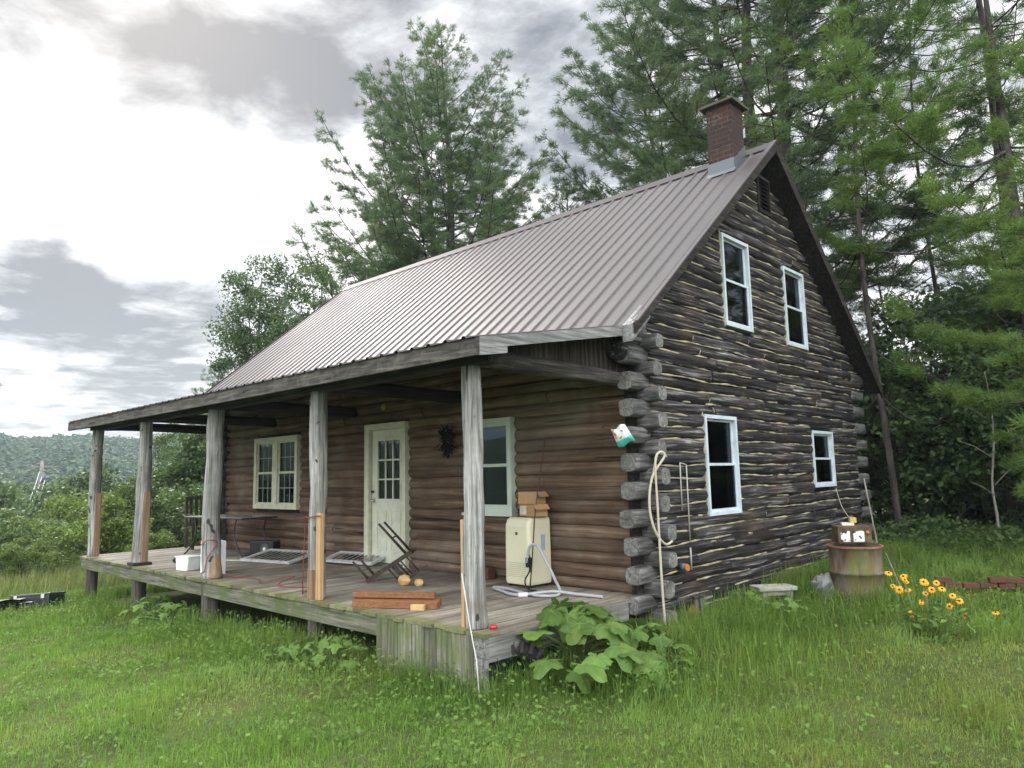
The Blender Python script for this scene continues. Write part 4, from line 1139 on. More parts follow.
m = MB(); m.add(vs, fs); m.add([(x, y, z - .03) for x, y, z in vs], [q[::-1] for q in fs]); one('tarp', m, M['tarp'], 'grey tarp draped on the grass beside the black case', 'tarp')

# low brick bed at the right
bx_, by_ = 2.38, 4.05
m = MB(); rng = random.Random(6)
for r in range(2):
    x = -.62 + r * .1
    while x < .62:
        if r == 0 or rng.random() < .7: m.bar((x, rng.uniform(-.02, .02), r * .07 + .033), (x + .185, rng.uniform(-.02, .02), r * .07 + .033 + rng.uniform(-.012, .012)), .09, .062)
        x += .2
m.v = [(bx_ + x * .86 - y * .5, by_ + x * .5 + y * .86, g1(bx_, by_) + .07 + z) for x, y, z in m.v]
one('brick_edging', m, M['brickbed'], 'low row of dark red bricks half hidden in the grass before the woods', 'edging', bevel=.006)

# utility pole
ux, uy = -83.5, 14.1; uz = g1(ux, uy)
t = thing('utility_pole', (ux, uy, uz), 'grey wooden utility pole leaning above the trees in the valley', 'pole')
m = MB(); m.tube([(ux, uy, uz - .5), (ux + .25, uy + .4, 3.8)], [.21, .16], 10); m.build('pole', M['pole'], t)
m = MB(); m.bar((ux - .2, uy - .75, 3.2), (ux + .6, uy + 1.5, 3.2), .12, .14); m.build('crossarm', M['pole'], t)
for k in (-1, 0, 1):
    m = MB(); m.tube([(ux + .2 + k * .36, uy + .38 + k * 1.0, 3.27), (ux + .2 + k * .36, uy + .38 + k * 1.0, 3.5)], .06, 8); m.build('insulator', M['lead'], t)
m = MB(); m.tube([(ux + .35, uy + .55, 1.6), (ux + .35, uy + .55, 2.5)], .22, 10); m.build('transformer', M['lead'], t)
for k in range(3):
    m = MB(); m.tube(curve([(ux + .2, uy + .2 + k * .3, 2.7 - k * .3), (ux + 3.0, uy - 1.2 + k * .3, -.2), (ux + 7, uy - 3.5, -3.0), (ux + 13, uy - 7, -4.2)], 8), .035, 5)
    one('power_line', m, M['wire'], ['topmost of the three pale cables sagging from the utility pole', 'middle of the three pale cables sagging from the utility pole', 'lowest of the three pale cables sagging from the utility pole'][k], 'cable', 'cables sagging from the utility pole')

# ------------------------------------------------------------------ vegetation
rs = np.random.RandomState(12)
def unit(v): return v / np.maximum(1e-9, np.linalg.norm(v, axis=-1, keepdims=True))

def needle_mesh(name, P, D, per, length, width, mat, parent, rs, spread=.75):
    """tufts at P (n,3) heading D: 'per' thin triangular needles each"""
    n = len(P)
    d = np.repeat(D, per, 0) + rs.normal(0, spread, (n * per, 3)); d[:, 2] += .12; d = unit(d)
    L = length * rs.uniform(.7, 1.25, (n * per, 1))
    b = np.repeat(P, per, 0) + rs.normal(0, .03, (n * per, 3))
    s = unit(np.cross(d, rs.normal(0, 1, (n * per, 3)))) * width * .5
    V = np.stack([b - s, b + s, b + d * L], 1).reshape(-1, 3)
    return np_mesh(name, V, None, np.arange(len(V)).reshape(-1, 3), mat, parent)

def leaf_mesh(name, P, Nn, size, mat, parent, rs, asp=.6):
    n = len(P)
    nrm = unit(Nn + rs.normal(0, .7, (n, 3)))
    a = unit(np.cross(nrm, rs.normal(0, 1, (n, 3)))); b = np.cross(nrm, a)
    s = size * rs.uniform(.45, 1.45, (n, 1))
    V = np.stack([P - a * s * .5, P + b * s * asp * .5 + nrm * s * .06, P + a * s * .55 - nrm * s * .08, P - b * s * asp * .5 + nrm * s * .06], 1).reshape(-1, 3)
    return np_mesh(name, V, np.arange(len(V)).reshape(-1, 4), None, mat, parent)

def make_pine(name, label, group, H_, cb, rad, trunk_r, seed, mat='needle', lean=(0, 0), whorl=.62, tufts=1.0, up=.25, per=9, nl=.17, nw=.016, low_dead=True, shape=.75, sparse=.0, second=False, flat=.45, inner=.30):
    rs = np.random.RandomState(seed)
    t = thing(name, (0, 0, 0), label, 'tree', group)
    tb = MB()
    def axis(z):
        f = z / H_
        return np.array([lean[0] * f + .12 * math.sin(z * .5 + seed), lean[1] * f + .12 * math.sin(z * .43 + seed * 2), z])
    zs = np.linspace(-.4, H_, 22)
    tb.tube([axis(z) for z in zs], [max(.02, trunk_r * (1 - max(0, z) / H_) ** .75 * (1.25 if z < .3 else 1)) for z in zs], 9)
    tops = [(axis, cb, H_, 1.0)]
    if second:
        def axis2(z):
            f = max(0, z - H_ * .35) / H_
            return axis(z) + np.array([-1.7 * f ** .6, .9 * f ** .6, 0])
        z2 = np.linspace(H_ * .35, H_ * .93, 14)
        tb.tube([axis2(z) for z in z2], [max(.02, trunk_r * .75 * (1 - z / H_) ** .7) for z in z2], 8)
        tops.append((axis2, max(cb, H_ * .42), H_ * .93, .85))
    P = []; D = []
    for ax, c0, h1, rsc in tops:
        z = c0 if not low_dead else max(1.2, c0 * .55)
        while z < h1 - .25:
            live = z >= c0
            nb = rs.randint(3, 6) if live else rs.randint(1, 4)
            a0 = rs.uniform(0, 6.28)
            for k in range(nb):
                if live and rs.rand() < sparse: continue
                az = a0 + 6.283 * k / nb + rs.normal(0, .25)
                f = max(0, (z - c0) / (h1 - c0))
                L = rad * rsc * ((1 - f) ** shape * (.45 + .55 * min(1, f * 3.2 + .45))) * rs.uniform(.55, 1.15) + .25
                if not live: L = rs.uniform(.5, 2.2)
                slope = up + .9 * f ** 1.4 + rs.normal(0, .08)
                if not live: slope = rs.uniform(-.35, .2)
                base = ax(z); hd = np.array([math.cos(az), math.sin(az), 0])
                m = 7; pts = []
                for q in range(m + 1):
                    u = q / m
                    pts.append(base + hd * L * u + np.array([0, 0, L * (slope * u - .28 * math.sin(u * 3.14) * (1 - f) + .10 * u * u)]) + np.array([math.sin(u * 4 + k), math.cos(u * 4 + z), 0]) * .04 * L * u)
                br = max(.012, trunk_r * .20 * (L / rad) ** .8 * (1 - .5 * f))
                tb.tube(pts, [br * (1 - .85 * q / m) + .004 for q in range(m + 1)], 5, cap=False)
                pts = np.array(pts)
                side = np.array([-hd[1], hd[0], 0])
                nbr = max(3, int(L * (4.2 if live else 3) * (1.3 - inner)))
                for b in range(nbr):
                    u = inner + (1 - inner) * (b + rs.rand()) / nbr
                    s = 1 if b % 2 else -1
                    i = min(m - 1, int(u * m)); p = pts[i] + (pts[i + 1] - pts[i]) * (u * m - i)
                    bl = (.22 + .34 * L * (1.08 - u)) * rs.uniform(.6, 1.2)
                    if not live: bl *= .8
                    dr = unit(hd * rs.uniform(.5, 1.0) + side * s * rs.uniform(.5, 1.1) + np.array([0, 0, rs.normal(.08, flat * .35)]))
                    e = p + dr * bl
                    tb.tube([p, (p + e) / 2 + np.array([0, 0, -.02]), e], [br * .32 + .003, br * .2 + .003, .003], 3, cap=False)
                    if live:
                        nt = max(2, int(bl / .115 * tufts))
                        for j in range(nt):
                            w = .22 + .78 * (j + rs.rand() * .6) / nt
                            P.append(p + dr * bl * w + rs.normal(0, .035, 3)); D.append(dr + np.array([0, 0, .25]))
                            if rs.rand() < .6:
                                q2 = rs.uniform(-.17, .17); P.append(p + dr * bl * w + np.array([-dr[1], dr[0], 0]) * q2 + rs.normal(0, .03, 3)); D.append(dr + np.array([-dr[1], dr[0], 0]) * np.sign(q2) * .8 + np.array([0, 0, .3]))
                if live:
                    for j in range(5): P.append(pts[-1] + rs.normal(0, .06, 3)); D.append(hd + np.array([0, 0, .5]))
            z += whorl * rs.uniform(.6, 1.25) * (1 if live else 1.1)
    tb.build('trunk', M['bark'], t, False, recalc=False)
    needle_mesh('crown', np.array(P), unit(np.array(D)), per, nl, nw, M[mat], t, rs)
    return t

def make_broadleaf(name, label, group, H_, R_, seed, mat='leaf', trunk_r=.12, nleaf=9000, lsize=.16, base=.25, cat='tree', clumps=60, bark='bark', spread=.5, zsq=1.0):
    rs = np.random.RandomState(seed)
    t = thing(name, (0, 0, 0), label, cat, group)
    tb = MB()
    zc = H_ * (base + 1) / 2; hz = H_ * (1 - base) / 2
    # clump centres fill an uneven crown
    C = []
    while len(C) < clumps:
        v = rs.uniform(-1, 1, 3)
        r = np.linalg.norm(v)
        if r > 1 or r < .25: continue
        wob = 1 + .25 * math.sin(3 * math.atan2(v[1], v[0]) + seed) * math.cos(v[2] * 3 + seed)
        wd = R_ * wob * (1 - .35 * max(0, v[2]) ** 2) * (.75 if v[2] < -.5 else 1)
        C.append([v[0] * wd, v[1] * wd, zc + v[2] * hz * zsq])
    C = np.array(C)
    tb.tube([(0, 0, -.3), (.05 * math.sin(seed), .05, H_ * .3), (.1 * math.sin(seed * 2), .1 * math.cos(seed), H_ * .62), (0, .05, H_ * .9)], [trunk_r * 1.2, trunk_r * .85, trunk_r * .5, .012], 8)
    for c in C[:: max(1, len(C) // 34)]:
        zb = max(.1, c[2] * .45 + .0)
        p = np.array([.08 * math.sin(seed), .08, zb]); mid = (p + c) / 2 + np.array([0, 0, .12 * H_ * .2])
        tb.tube([p, mid, c], [trunk_r * .35, trunk_r * .2, .006], 5, cap=False)
    per = nleaf // clumps
    cr = R_ * .26 * rs.uniform(.6, 1.35, (clumps, 1))
    off = unit(rs.normal(0, 1, (clumps * per, 3))) * (rs.uniform(0, 1, (clumps * per, 1)) ** .45)
    off[:, 2] *= .65
    P = np.repeat(C, per, 0) + off * np.repeat(cr, per, 0)
    keep = P[:, 2] > .05
    P = P[keep]; off = off[keep]
    nr = off * .6 + np.array([0, 0, .8])
    tb.build('trunk' if cat == 'tree' else 'stem', M[bark], t, False, recalc=False)
    leaf_mesh('crown' if cat == 'tree' else 'foliage', P, nr, lsize, M[mat], t, rs)
    return t

def put(t, x, y, rz=0, s=1.0, dz=0):
    t.location = (x, y, g1(x, y) + dz); t.rotation_euler = (0, 0, rz); t.scale = (s, s, s); return t

# --- pines behind the cabin
WG = 'pines behind the cabin'
pA = make_pine('pine_tree', 'tall full crowned pine standing alone behind the middle of the roof', None, 17.7, 4.8, 6.3, .26, 2, 'needle', whorl=.42, tufts=1.6, sparse=.05, up=.20, per=11, second=True, low_dead=False, shape=.8)
put(pA, -13.7, 9.5, .6)
pC = make_pine('pine_tree', 'big double topped pine right behind the brick chimney, left trunk', WG, 22, 6.6, 5.2, .24, 5, 'needle', whorl=.80, inner=.42, flat=.30, tufts=2.1, up=.12, per=9, low_dead=False, shape=.6, sparse=.12)
put(pC, -3.0, 10.75, .9)
pC2 = copy_tree(pC, (-2.1, 10.1, g1(-2.1, 10.1)), 3.6, .98, 'tall pine just right of the chimney whose dark trunk rises over the ridge', WG)
pC3 = copy_tree(pC, (-4.7, 12.6, g1(-4.7, 12.6)), 5.0, .95, 'pine left of the chimney with long boughs reaching out to the left', WG)
pB = make_pine('pine_tree', 'leaning pine with a bare slanting trunk left of the chimney', WG, 17.5, 9.5, 4.4, .17, 9, 'needle', lean=(-2.0, -.6), whorl=.58, inner=.36, flat=.32, tufts=2.0, up=.12, per=10, low_dead=False, shape=.55)
put(pB, -6.4, 14.2, 0)
pS = make_pine('pine_tree', 'short loose pine rising over the roof ridge between the lone pine and the chimney', WG, 12.2, 4.5, 2.7, .12, 14, 'needle', whorl=.5, tufts=1.5, up=.35, low_dead=False)
put(pS, -11.0, 12.6, 0)
copy_tree(pS, (-8.7, 14.8, g1(-8.7, 14.8)), 2.2, .98, 'small pine low over the ridge just left of the leaning trunk', WG)
pD = make_pine('pine_tree', 'slender bare stemmed pine close behind the right rear corner of the cabin', WG, 17, 5.6, 3.5, .07, 21, 'needle_near', whorl=1.0, inner=.45, flat=.22, up=.02, tufts=2.6, shape=.5, sparse=.22)
put(pD, -.12, 9.25, 1.0)
pE = make_pine('pine_tree', 'pine with a leaning half bare trunk at the right edge of the view', WG, 18, 6.0, 4.0, .15, 33, 'needle', lean=(-1.2, -1.4), whorl=.85, inner=.42, flat=.25, up=.05, tufts=2.2, shape=.5, sparse=.25)
put(pE, 2.25, 13.6, .3)
pF = copy_tree(pD, (-.2, 15.0, g1(-.2, 15)), 2.5, 1.05, 'dark straight pine further back between the slender pine and the leaning one', WG)
# near boughs at the right
pG = make_pine('pine_tree', 'young pine with bright fresh green boughs entering at the right edge', None, 8.0, 1.9, 3.1, .11, 41, 'needle_near', whorl=.85, up=.04, inner=.3, flat=.25, tufts=4.0, per=12, nl=.13, nw=.012, low_dead=False, shape=.5, sparse=.2)
put(pG, 3.75, 6.4, .2)
pH = make_pine('pine_tree', 'mid green pine whose bright plumes hang over the right half of the gable roof', WG, 15, 5.4, 4.6, .14, 45, 'needle_near', whorl=1.4, inner=.48, flat=.22, up=.05, tufts=3.0, per=10, shape=.45, sparse=.25)
put(pH, 2.3, 10.3, 1.2)
# darker pines deeper in the wood
BG = 'pines deeper in the dark wood'
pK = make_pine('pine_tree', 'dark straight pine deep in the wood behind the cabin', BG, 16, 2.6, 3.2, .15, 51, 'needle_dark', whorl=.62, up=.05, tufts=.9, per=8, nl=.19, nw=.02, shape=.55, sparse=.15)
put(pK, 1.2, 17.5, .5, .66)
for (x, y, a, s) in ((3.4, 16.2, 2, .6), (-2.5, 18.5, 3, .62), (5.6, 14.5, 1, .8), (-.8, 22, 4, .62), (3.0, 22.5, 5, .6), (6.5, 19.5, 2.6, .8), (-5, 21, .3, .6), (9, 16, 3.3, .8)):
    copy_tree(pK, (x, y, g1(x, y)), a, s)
# --- understorey at the right
UG = 'dark leafy understorey trees at the wood edge'
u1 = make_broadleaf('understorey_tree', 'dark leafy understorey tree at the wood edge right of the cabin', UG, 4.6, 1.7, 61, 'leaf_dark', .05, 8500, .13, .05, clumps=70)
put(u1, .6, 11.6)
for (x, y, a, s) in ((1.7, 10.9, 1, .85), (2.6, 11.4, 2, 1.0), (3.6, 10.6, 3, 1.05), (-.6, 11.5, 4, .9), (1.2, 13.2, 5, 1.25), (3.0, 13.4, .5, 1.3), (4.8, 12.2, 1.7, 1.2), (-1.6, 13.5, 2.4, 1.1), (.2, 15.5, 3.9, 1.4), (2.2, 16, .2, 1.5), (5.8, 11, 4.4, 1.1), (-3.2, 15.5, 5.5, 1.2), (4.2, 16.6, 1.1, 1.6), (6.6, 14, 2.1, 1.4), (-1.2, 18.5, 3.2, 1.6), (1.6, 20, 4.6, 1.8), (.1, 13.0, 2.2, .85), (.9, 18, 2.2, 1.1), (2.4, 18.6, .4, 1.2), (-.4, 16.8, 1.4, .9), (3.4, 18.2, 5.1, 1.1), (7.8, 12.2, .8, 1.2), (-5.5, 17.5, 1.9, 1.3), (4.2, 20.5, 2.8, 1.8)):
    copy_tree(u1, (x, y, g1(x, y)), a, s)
sap = thing('sapling', (0, 0, 0), 'thin pale barked sapling standing at the edge of the dark wood', 'tree')
m = MB(); m.tube(curve([(0, 0, -.1), (.03, .02, .6), (.0, .05, 1.2), (.08, .06, 1.9), (.10, .1, 2.6), (.05, .12, 3.3)]), [.030 - .024 * i / 40 for i in range(41)], 7)
for z, a, l in ((1.2, .5, .7), (1.0, 3.4, .5), (1.7, 2.6, .6), (1.9, .2, .8), (2.4, 3.3, .5), (2.6, .9, .6)):
    d = Vector((.727, .687, 0)) * math.cos(a) * (1 if a < 2 else 1) + Vector((-.687, .727, 0)) * math.sin(a) * .4
    m.tube([(.04, .05, z), Vector((.04, .05, z)) + d * l * .5 + Vector((0, 0, l * .35)), Vector((.04, .05, z)) + d * l + Vector((0, 0, l * .55))], [.011, .008, .004], 5)
m.build('trunk', M['barkpale'], sap, False, recalc=False)
P = np.concatenate([np.array([.06, .08, z]) + rs.normal(0, [.42, .42, .22], (90, 3)) for z in (2.2, 2.6, 3.0, 3.3, 1.9)])
leaf_mesh('crown', P, np.tile([0, 0, 1.], (len(P), 1)), .085, M['leaf_dark'], sap, rs)
put(sap, 1.72, 8.95, 0)

# --- broadleaved trees left of the cabin
t1 = make_broadleaf('broadleaf_tree', 'grey green broadleaf tree rising beyond the left end of the roof', None, 11.6, 2.2, 71, 'leaf', .16, 30000, .105, .18, clumps=120)
put(t1, -24.6, 8.2, 0, 1.13); t1.scale = (1.1, 1.1, 1.22)
t2 = make_broadleaf('broadleaf_tree', 'narrower broadleaf tree between the lone pine and the left roof end', None, 13.0, 2.3, 73, 'leaf', .14, 30000, .105, .2, clumps=120)
put(t2, -21.0, 9.0, 0, 1.1); t2.scale = (.95, .95, .98)
copy_tree(t1, (-17.2, 10.8, g1(-17.2, 10.8)), 2.0, (1.1, 1.1, .95), 'low leafy tree filling the gap under the lone pine over the roof edge', None)
copy_tree(pS, (-26.0, 7.0, g1(-26, 7)), 1.0, .72, 'little dark spruce in front of the broadleaf tree at the left roof end', None)
copy_tree(t2, (-29.0, 7.4, g1(-29, 7.4)), 1.0, (.8, .8, .66), 'rounded broadleaf tree lowest at the left tip of the porch roof', None)
pL = copy_tree(pS, (-21.2, -3.5, g1(-21.2, -3.5)), .4, .80, 'pine at the left edge of the view showing only its branch tips', None)

tB = make_broadleaf('broadleaf_tree', 'dense tall bushy tree seen between the posts just beyond the left end of the cabin', None, 5.4, 1.9, 75, 'leaf', .09, 14000, .13, .02, clumps=110)
put(tB, -20.6, 4.35)
copy_tree(tB, (-23.0, 4.3, g1(-23.0, 4.3)), 2, .9, 'shorter bushy tree left of the dense one between the first two posts')
# --- thicket at the field edge and down the slope
TG_ = 'leafy bushes in the thicket beyond the porch'
b1 = make_broadleaf('bush', 'leafy green bush in the thicket beyond the porch end', TG_, 2.6, 1.5, 81, 'leaf', .03, 10000, .095, .0, 'bush', 46, spread=.6)
put(b1, -17.5, 1.2)
b2 = make_broadleaf('bush', 'bright green bush in the thicket beyond the porch end', 'bright bushes in the thicket beyond the porch', 2.9, 1.6, 83, 'leaf_bright', .03, 10000, .10, .0, 'bush', 46)
put(b2, -19.5, 3.2)
rng = random.Random(17)
spots = []
for k in range(300):
    x = rng.uniform(-40, -13.6); y = rng.uniform(-9, 14)
    az = math.atan2(-(x - CX), y - CY)
    if not (1.10 < az < 1.62): continue
    if x > -16.2 and y > 2: pass
    if all((x - a) ** 2 + (y - b) ** 2 > (1.7 if x > -24 else 2.6) ** 2 for a, b in spots): spots.append((x, y))
for i, (x, y) in enumerate(spots):
    src = b2 if rng.random() < .36 else b1
    d = -x - 14
    copy_tree(src, (x, y, g1(x, y) - .1), rng.uniform(0, 6.28), rng.uniform(.55, 1.05) * (.55 if x > -15.6 else 1) + min(.6, max(0, d) * .025) * rng.uniform(.4, 1.3))
# taller trees further down the slope
VG = 'round trees down in the valley'
v1 = make_broadleaf('valley_tree', 'rounded pale green tree standing down in the valley', VG, 8.0, 3.6, 91, 'leaf', .15, 8000, .30, .05, clumps=80)
put(v1, -64, 11.5)
vs_ = []
for k in range(400):
    x = rng.uniform(-150, -42); y = rng.uniform(-25, 75)
    az = math.atan2(-(x - CX), y - CY)
    if not (.95 < az < 1.62): continue
    pa = math.atan2(-(x - CX), y - CY)
    if 1.285 < pa < 1.365 and x > -84: continue      # the clearing round the pole
    if all((x - a) ** 2 + (y - b) ** 2 > 6.0 ** 2 for a, b in vs_): vs_.append((x, y))
for i, (x, y) in enumerate(vs_[:110]):
    copy_tree(v1, (x, y, g1(x, y) - .4), rng.uniform(0, 6.28), (rng.uniform(.75, 1.1), rng.uniform(.75, 1.1), rng.uniform(.75, 1.12)))
for i, (x, y, s) in enumerate(((-43, 1.2, .98), (-40, 13.0, 1.1), (-44, 17, 1.15), (-35, 11.5, .9), (-52, .5, 1.2), (-33, 14.5, .95), (-60, 27, 1.3))):
    copy_tree(v1, (x, y, g1(x, y) - .3), i * 1.3, s)
# far wooded hillside: one mass
rs = np.random.RandomState(99)
n = 5200
th = rs.uniform(.98, 1.62, n); rr = np.sqrt(rs.uniform(150 ** 2, 520 ** 2, n))
px = CX - rr * np.sin(th); py = CY + rr * np.cos(th); pzv = G(px, py)
# low-poly crowns covered with leaf clumps
blob = []
NB = 110
dirs = unit(rs.normal(0, 1, (n, NB, 3))); dirs[..., 2] = np.abs(dirs[..., 2]) * 1.1
rad = rs.uniform(2.4, 4.6, (n, 1, 1))
pos = np.stack([px, py, pzv + 2.0], -1)[:, None] + dirs * rad * rs.uniform(.75, 1.1, (n, NB, 1)) * np.array([1, 1, 1.25])
nr = unit(dirs + rs.normal(0, .45, dirs.shape)).reshape(-1, 3)
pos = pos.reshape(-1, 3)
a = unit(np.cross(nr, rs.normal(0, 1, nr.shape))); b = np.cross(nr, a); s = rs.uniform(.45, 1.05, (len(nr), 1))
V = np.stack([pos - a * s, pos + b * s * .8, pos + a * s, pos - b * s * .8], 1).reshape(-1, 3)
far = np_mesh('distant_wood', V, np.arange(len(V)).reshape(-1, 4), None, leafmat('far_wood_leaves', (.032, .065, .022), (.050, .090, .030), .2, .7, .02, 0), None)
tag(far, 'wooded hillside across the valley fading into blue haze', 'forest', kind='stuff')

# --- grass
def outside(x, y):
    inh = (x < .22) & (x > -10.6) & (y > -.05) & (y < 7.2)
    ind = (x < .02) & (x > -10.45) & (y > -2.2) & (y <= -.05)
    return ~(inh | ind)
def fbm(x, y, s, seed):
    r = np.random.RandomState(seed); o = 0; A = 0
    for k in range(6):
        a = r.uniform(0, 6.28); f = s * (1.55 ** k); ph = r.uniform(0, 6.28, 2)
        o = o + (.72 ** k) * np.sin((x * np.cos(a) + y * np.sin(a)) * f + ph[0] + 1.4 * np.sin((y * np.cos(a) - x * np.sin(a)) * f * .8 + ph[1])); A += .72 ** k
    return o / A
def house_dist(x, y):
    # distance to the porch or gable outline, seen from outside
    dx = np.maximum(np.maximum(-10.6 - x, x - .15), 0); dy = np.maximum(np.maximum(-2.4 - y, y - 7), 0)
    return np.hypot(dx, dy)
def scatter(n, r0, r1, a0, a1, seed):
    r = np.random.RandomState(seed)
    rr = r.uniform(r0, r1, n); aa = .757 + r.uniform(a0, a1, n)
    x = CX - rr * np.sin(aa); y = CY + rr * np.cos(aa)
    return x, y, rr
def blades(name, n, r0, r1, hfun, wbase, mat, seed, dens, label, bend=.55, box=None):
    r = np.random.RandomState(seed)
    x, y, rr = scatter(n, r0, r1, -.80, .86, seed + 1)
    if box:
        x = r.uniform(box[0], box[1], n); y = r.uniform(box[2], box[3], n); rr = np.hypot(x - CX, y - CY)
    k = outside(x, y) & (r.uniform(0, 1, n) < dens(x, y))
    x, y, rr = x[k], y[k], rr[k]; n = len(x)
    h = hfun(x, y, r)
    z = G(x, y)
    a = r.uniform(0, 6.28, n); lean = r.uniform(.1, 1, n) * bend
    # wind and lodging push neighbours the same way
    ca = fbm(x, y, 1.3, 5) * 3.0
    a = np.where(r.uniform(0, 1, n) < .45, ca, a)
    d = np.stack([np.cos(a), np.sin(a), 0 * a], -1); sd = np.stack([-np.sin(a + r.normal(0, .5, n)), np.cos(a), 0 * a], -1)
    w = (np.maximum(wbase, rr * .0008) * r.uniform(.6, 1.3, n))[:, None]
    b = np.stack([x, y, z - .01], -1); up = np.array([0, 0, 1.])
    H1 = h[:, None]; l = lean[:, None]
    p1 = b + up * H1 * .55 * (1 - .25 * l) + d * H1 * .22 * l
    p2 = b + up * H1 * (1 - .55 * l) + d * H1 * .80 * l
    V = np.stack([b - sd * w * .5, b + sd * w * .5, p1 + sd * w * .42, p1 - sd * w * .42, p2], 1).reshape(-1, 3)
    i = np.arange(n)[:, None] * 5
    o = np_mesh(name, V, i + np.array([[0, 1, 2, 3]]), i + np.array([[3, 2, 4]]), mat)
    return tag(o, label, 'grass', kind='stuff')
bare = lambda x, y: np.where(fbm(x, y, 1.8, 77) > .66, .18, np.where(fbm(x, y, 6.5, 78) > .42, .45, 1.0))
def h_lawn(x, y, r): return .82 * (.045 + .075 * np.clip(fbm(x, y, 2.6, 3) + .25, 0, 1) + .03 * r.uniform(0, 1, len(x))) * r.uniform(.6, 1.25, len(x)) * (1 + .5 * np.clip(fbm(x, y, .7, 8), 0, 1))
blades('lawn_grass', 480000, 1.6, 17, h_lawn, .0044, M['grassm'], 1, bare, 'rough mown lawn with yellowish patches in front of the cabin', 1.0)
def near(x, y):
    hd = house_dist(x, y); e = 1.0 + .7 * fbm(x, y, 1.2, 9)
    gable_side = (x > .1) & (y > -1.8)
    base = np.where(gable_side, np.exp(-(hd / (1.7 + .45 * fbm(x, y, .9, 2))) ** 2), np.exp(-(hd / (.55 + .35 * fbm(x, y, .9, 2))) ** 2))
    back = np.where((y > 1.6) & (x > 0), .7, 0) + np.where((x < -8) & (y < -2.4), .5, 0)
    tuf = np.where(fbm(x, y, 2.6, 31) > .42, .40, .03)
    return np.clip(np.maximum(np.maximum(base, back), tuf), 0, 1) * (1 - .95 * np.exp(-((x - .72) ** 2 + (y - 1.9) ** 2) / .30)) * (1 - .9 * np.exp(-((x - 2.55) ** 2 + (y - 3.7) ** 2) / .45))
def h_tall(x, y, r): return (.13 + (.26 + .14 * ((x > .1) & (y > -1))) * np.clip(near(x, y), 0, 1) * np.clip(.65 + .5 * fbm(x, y, 2.2, 12), .3, 1.2)) * r.uniform(.55, 1.2, len(x))
blades('tall_grass', 300000, 2.5, 19, h_tall, .0055, M['grasslong'], 21, near, 'long uncut grass along the porch and the gable foot', .9)
def rank(x, y):
    hd = np.maximum(x - .2, 0)
    return np.exp(-(hd / (.75 + .35 * fbm(x, y, 1.6, 71))) ** 2) * (fbm(x, y, 2.3, 72) > -.45) * (1 - .9 * np.exp(-((x - .62) ** 2 + (y - 2.05) ** 2) / .10)) + .30 * np.exp(-((x - 1.3) ** 2 + (y - 2.75) ** 2) / .45)
blades('rank_grass', 60000, 0, 0, lambda x, y, r: (.22 + .22 * np.clip(.5 + .7 * fbm(x, y, 2.8, 73), 0, 1)) * r.uniform(.55, 1.2, len(x)), .006, M['grasslong'], 61, rank, 'tall shaggy grass hiding the foot of the gable wall', .8, (.2, 2.4, -.9, 6.8))
# weeds: little broad leaves among the grass
r = np.random.RandomState(44); x, y, rr = scatter(120000, 2.2, 17, -.8, .86, 45)
k = outside(x, y) & ((fbm(x, y, 1.0, 51) > .30) | (r.uniform(0, 1, len(x)) < .13) | ((house_dist(x, y) < .9) & (r.uniform(0, 1, len(x)) < .55)) | ((y > 3) & (x > .4) & (r.uniform(0, 1, len(x)) < .6)))
x, y, rr = x[k], y[k], rr[k]; P = np.stack([x, y, G(x, y) + r.uniform(.015, .10, len(x)) + .2 * near(x, y) * r.uniform(0, 1, len(x))], -1)
wd = leaf_mesh('weeds', P, np.tile([0, 0, 1.2], (len(P), 1)), .034, M['weed'], None, r, .75); tag(wd, 'small broad leaved weeds scattered through the grass', 'weeds', kind='stuff')
# distant field and wood-edge undergrowth
r = np.random.RandomState(46); nU = 90000
x = r.uniform(-3, 12, nU); y = r.uniform(6.2, 21, nU); k = (y > 7.4 + .5 * fbm(x, y, 1, 3)) | (x > 3)
x, y = x[k], y[k]; hh = r.uniform(.02, 1, len(x)) ** 1.3 * (.30 + .35 * np.clip(fbm(x, y, 1.4, 6) + .4, 0, 1.2))
P = np.stack([x, y, G(x, y) + hh], -1)
ug = leaf_mesh('undergrowth', P, np.tile([0, 0, 1.], (len(P), 1)), .085, M['leaf'], None, r, .7); tag(ug, 'low leafy undergrowth along the foot of the dark wood', 'undergrowth', kind='stuff')
r = np.random.RandomState(48); nU = 12000
x = r.uniform(-15.5, -12.0, nU); y = r.uniform(-8, 4, nU); d = np.exp(-r.uniform(0, 2.2, nU))
P_ = np.stack([x, y, G(x, y)], -1)
def straw(x, y, r_): return r_.uniform(.12, .42, len(x))
rr_ = np.hypot(x - CX, y - CY); n = len(x); a = r.uniform(0, 6.28, n); h_ = straw(x, y, r)[:, None]; w_ = .018
dv = np.stack([np.cos(a), np.sin(a), 0 * a], -1); sdv = np.stack([-np.sin(a), np.cos(a), 0 * a], -1)
V = np.stack([P_ - sdv * w_ / 2, P_ + sdv * w_ / 2, P_ + dv * h_ * .45 + np.array([0, 0, 1.]) * h_], 1).reshape(-1, 3)
tag(np_mesh('field_grass', V, None, np.arange(len(V)).reshape(-1, 3), leafmat('straw_grass', (.10, .16, .04), (.23, .24, .08), .3, .6, .8, 0)), 'tall straw coloured grass at the field edge before the thicket', 'grass', kind='stuff')

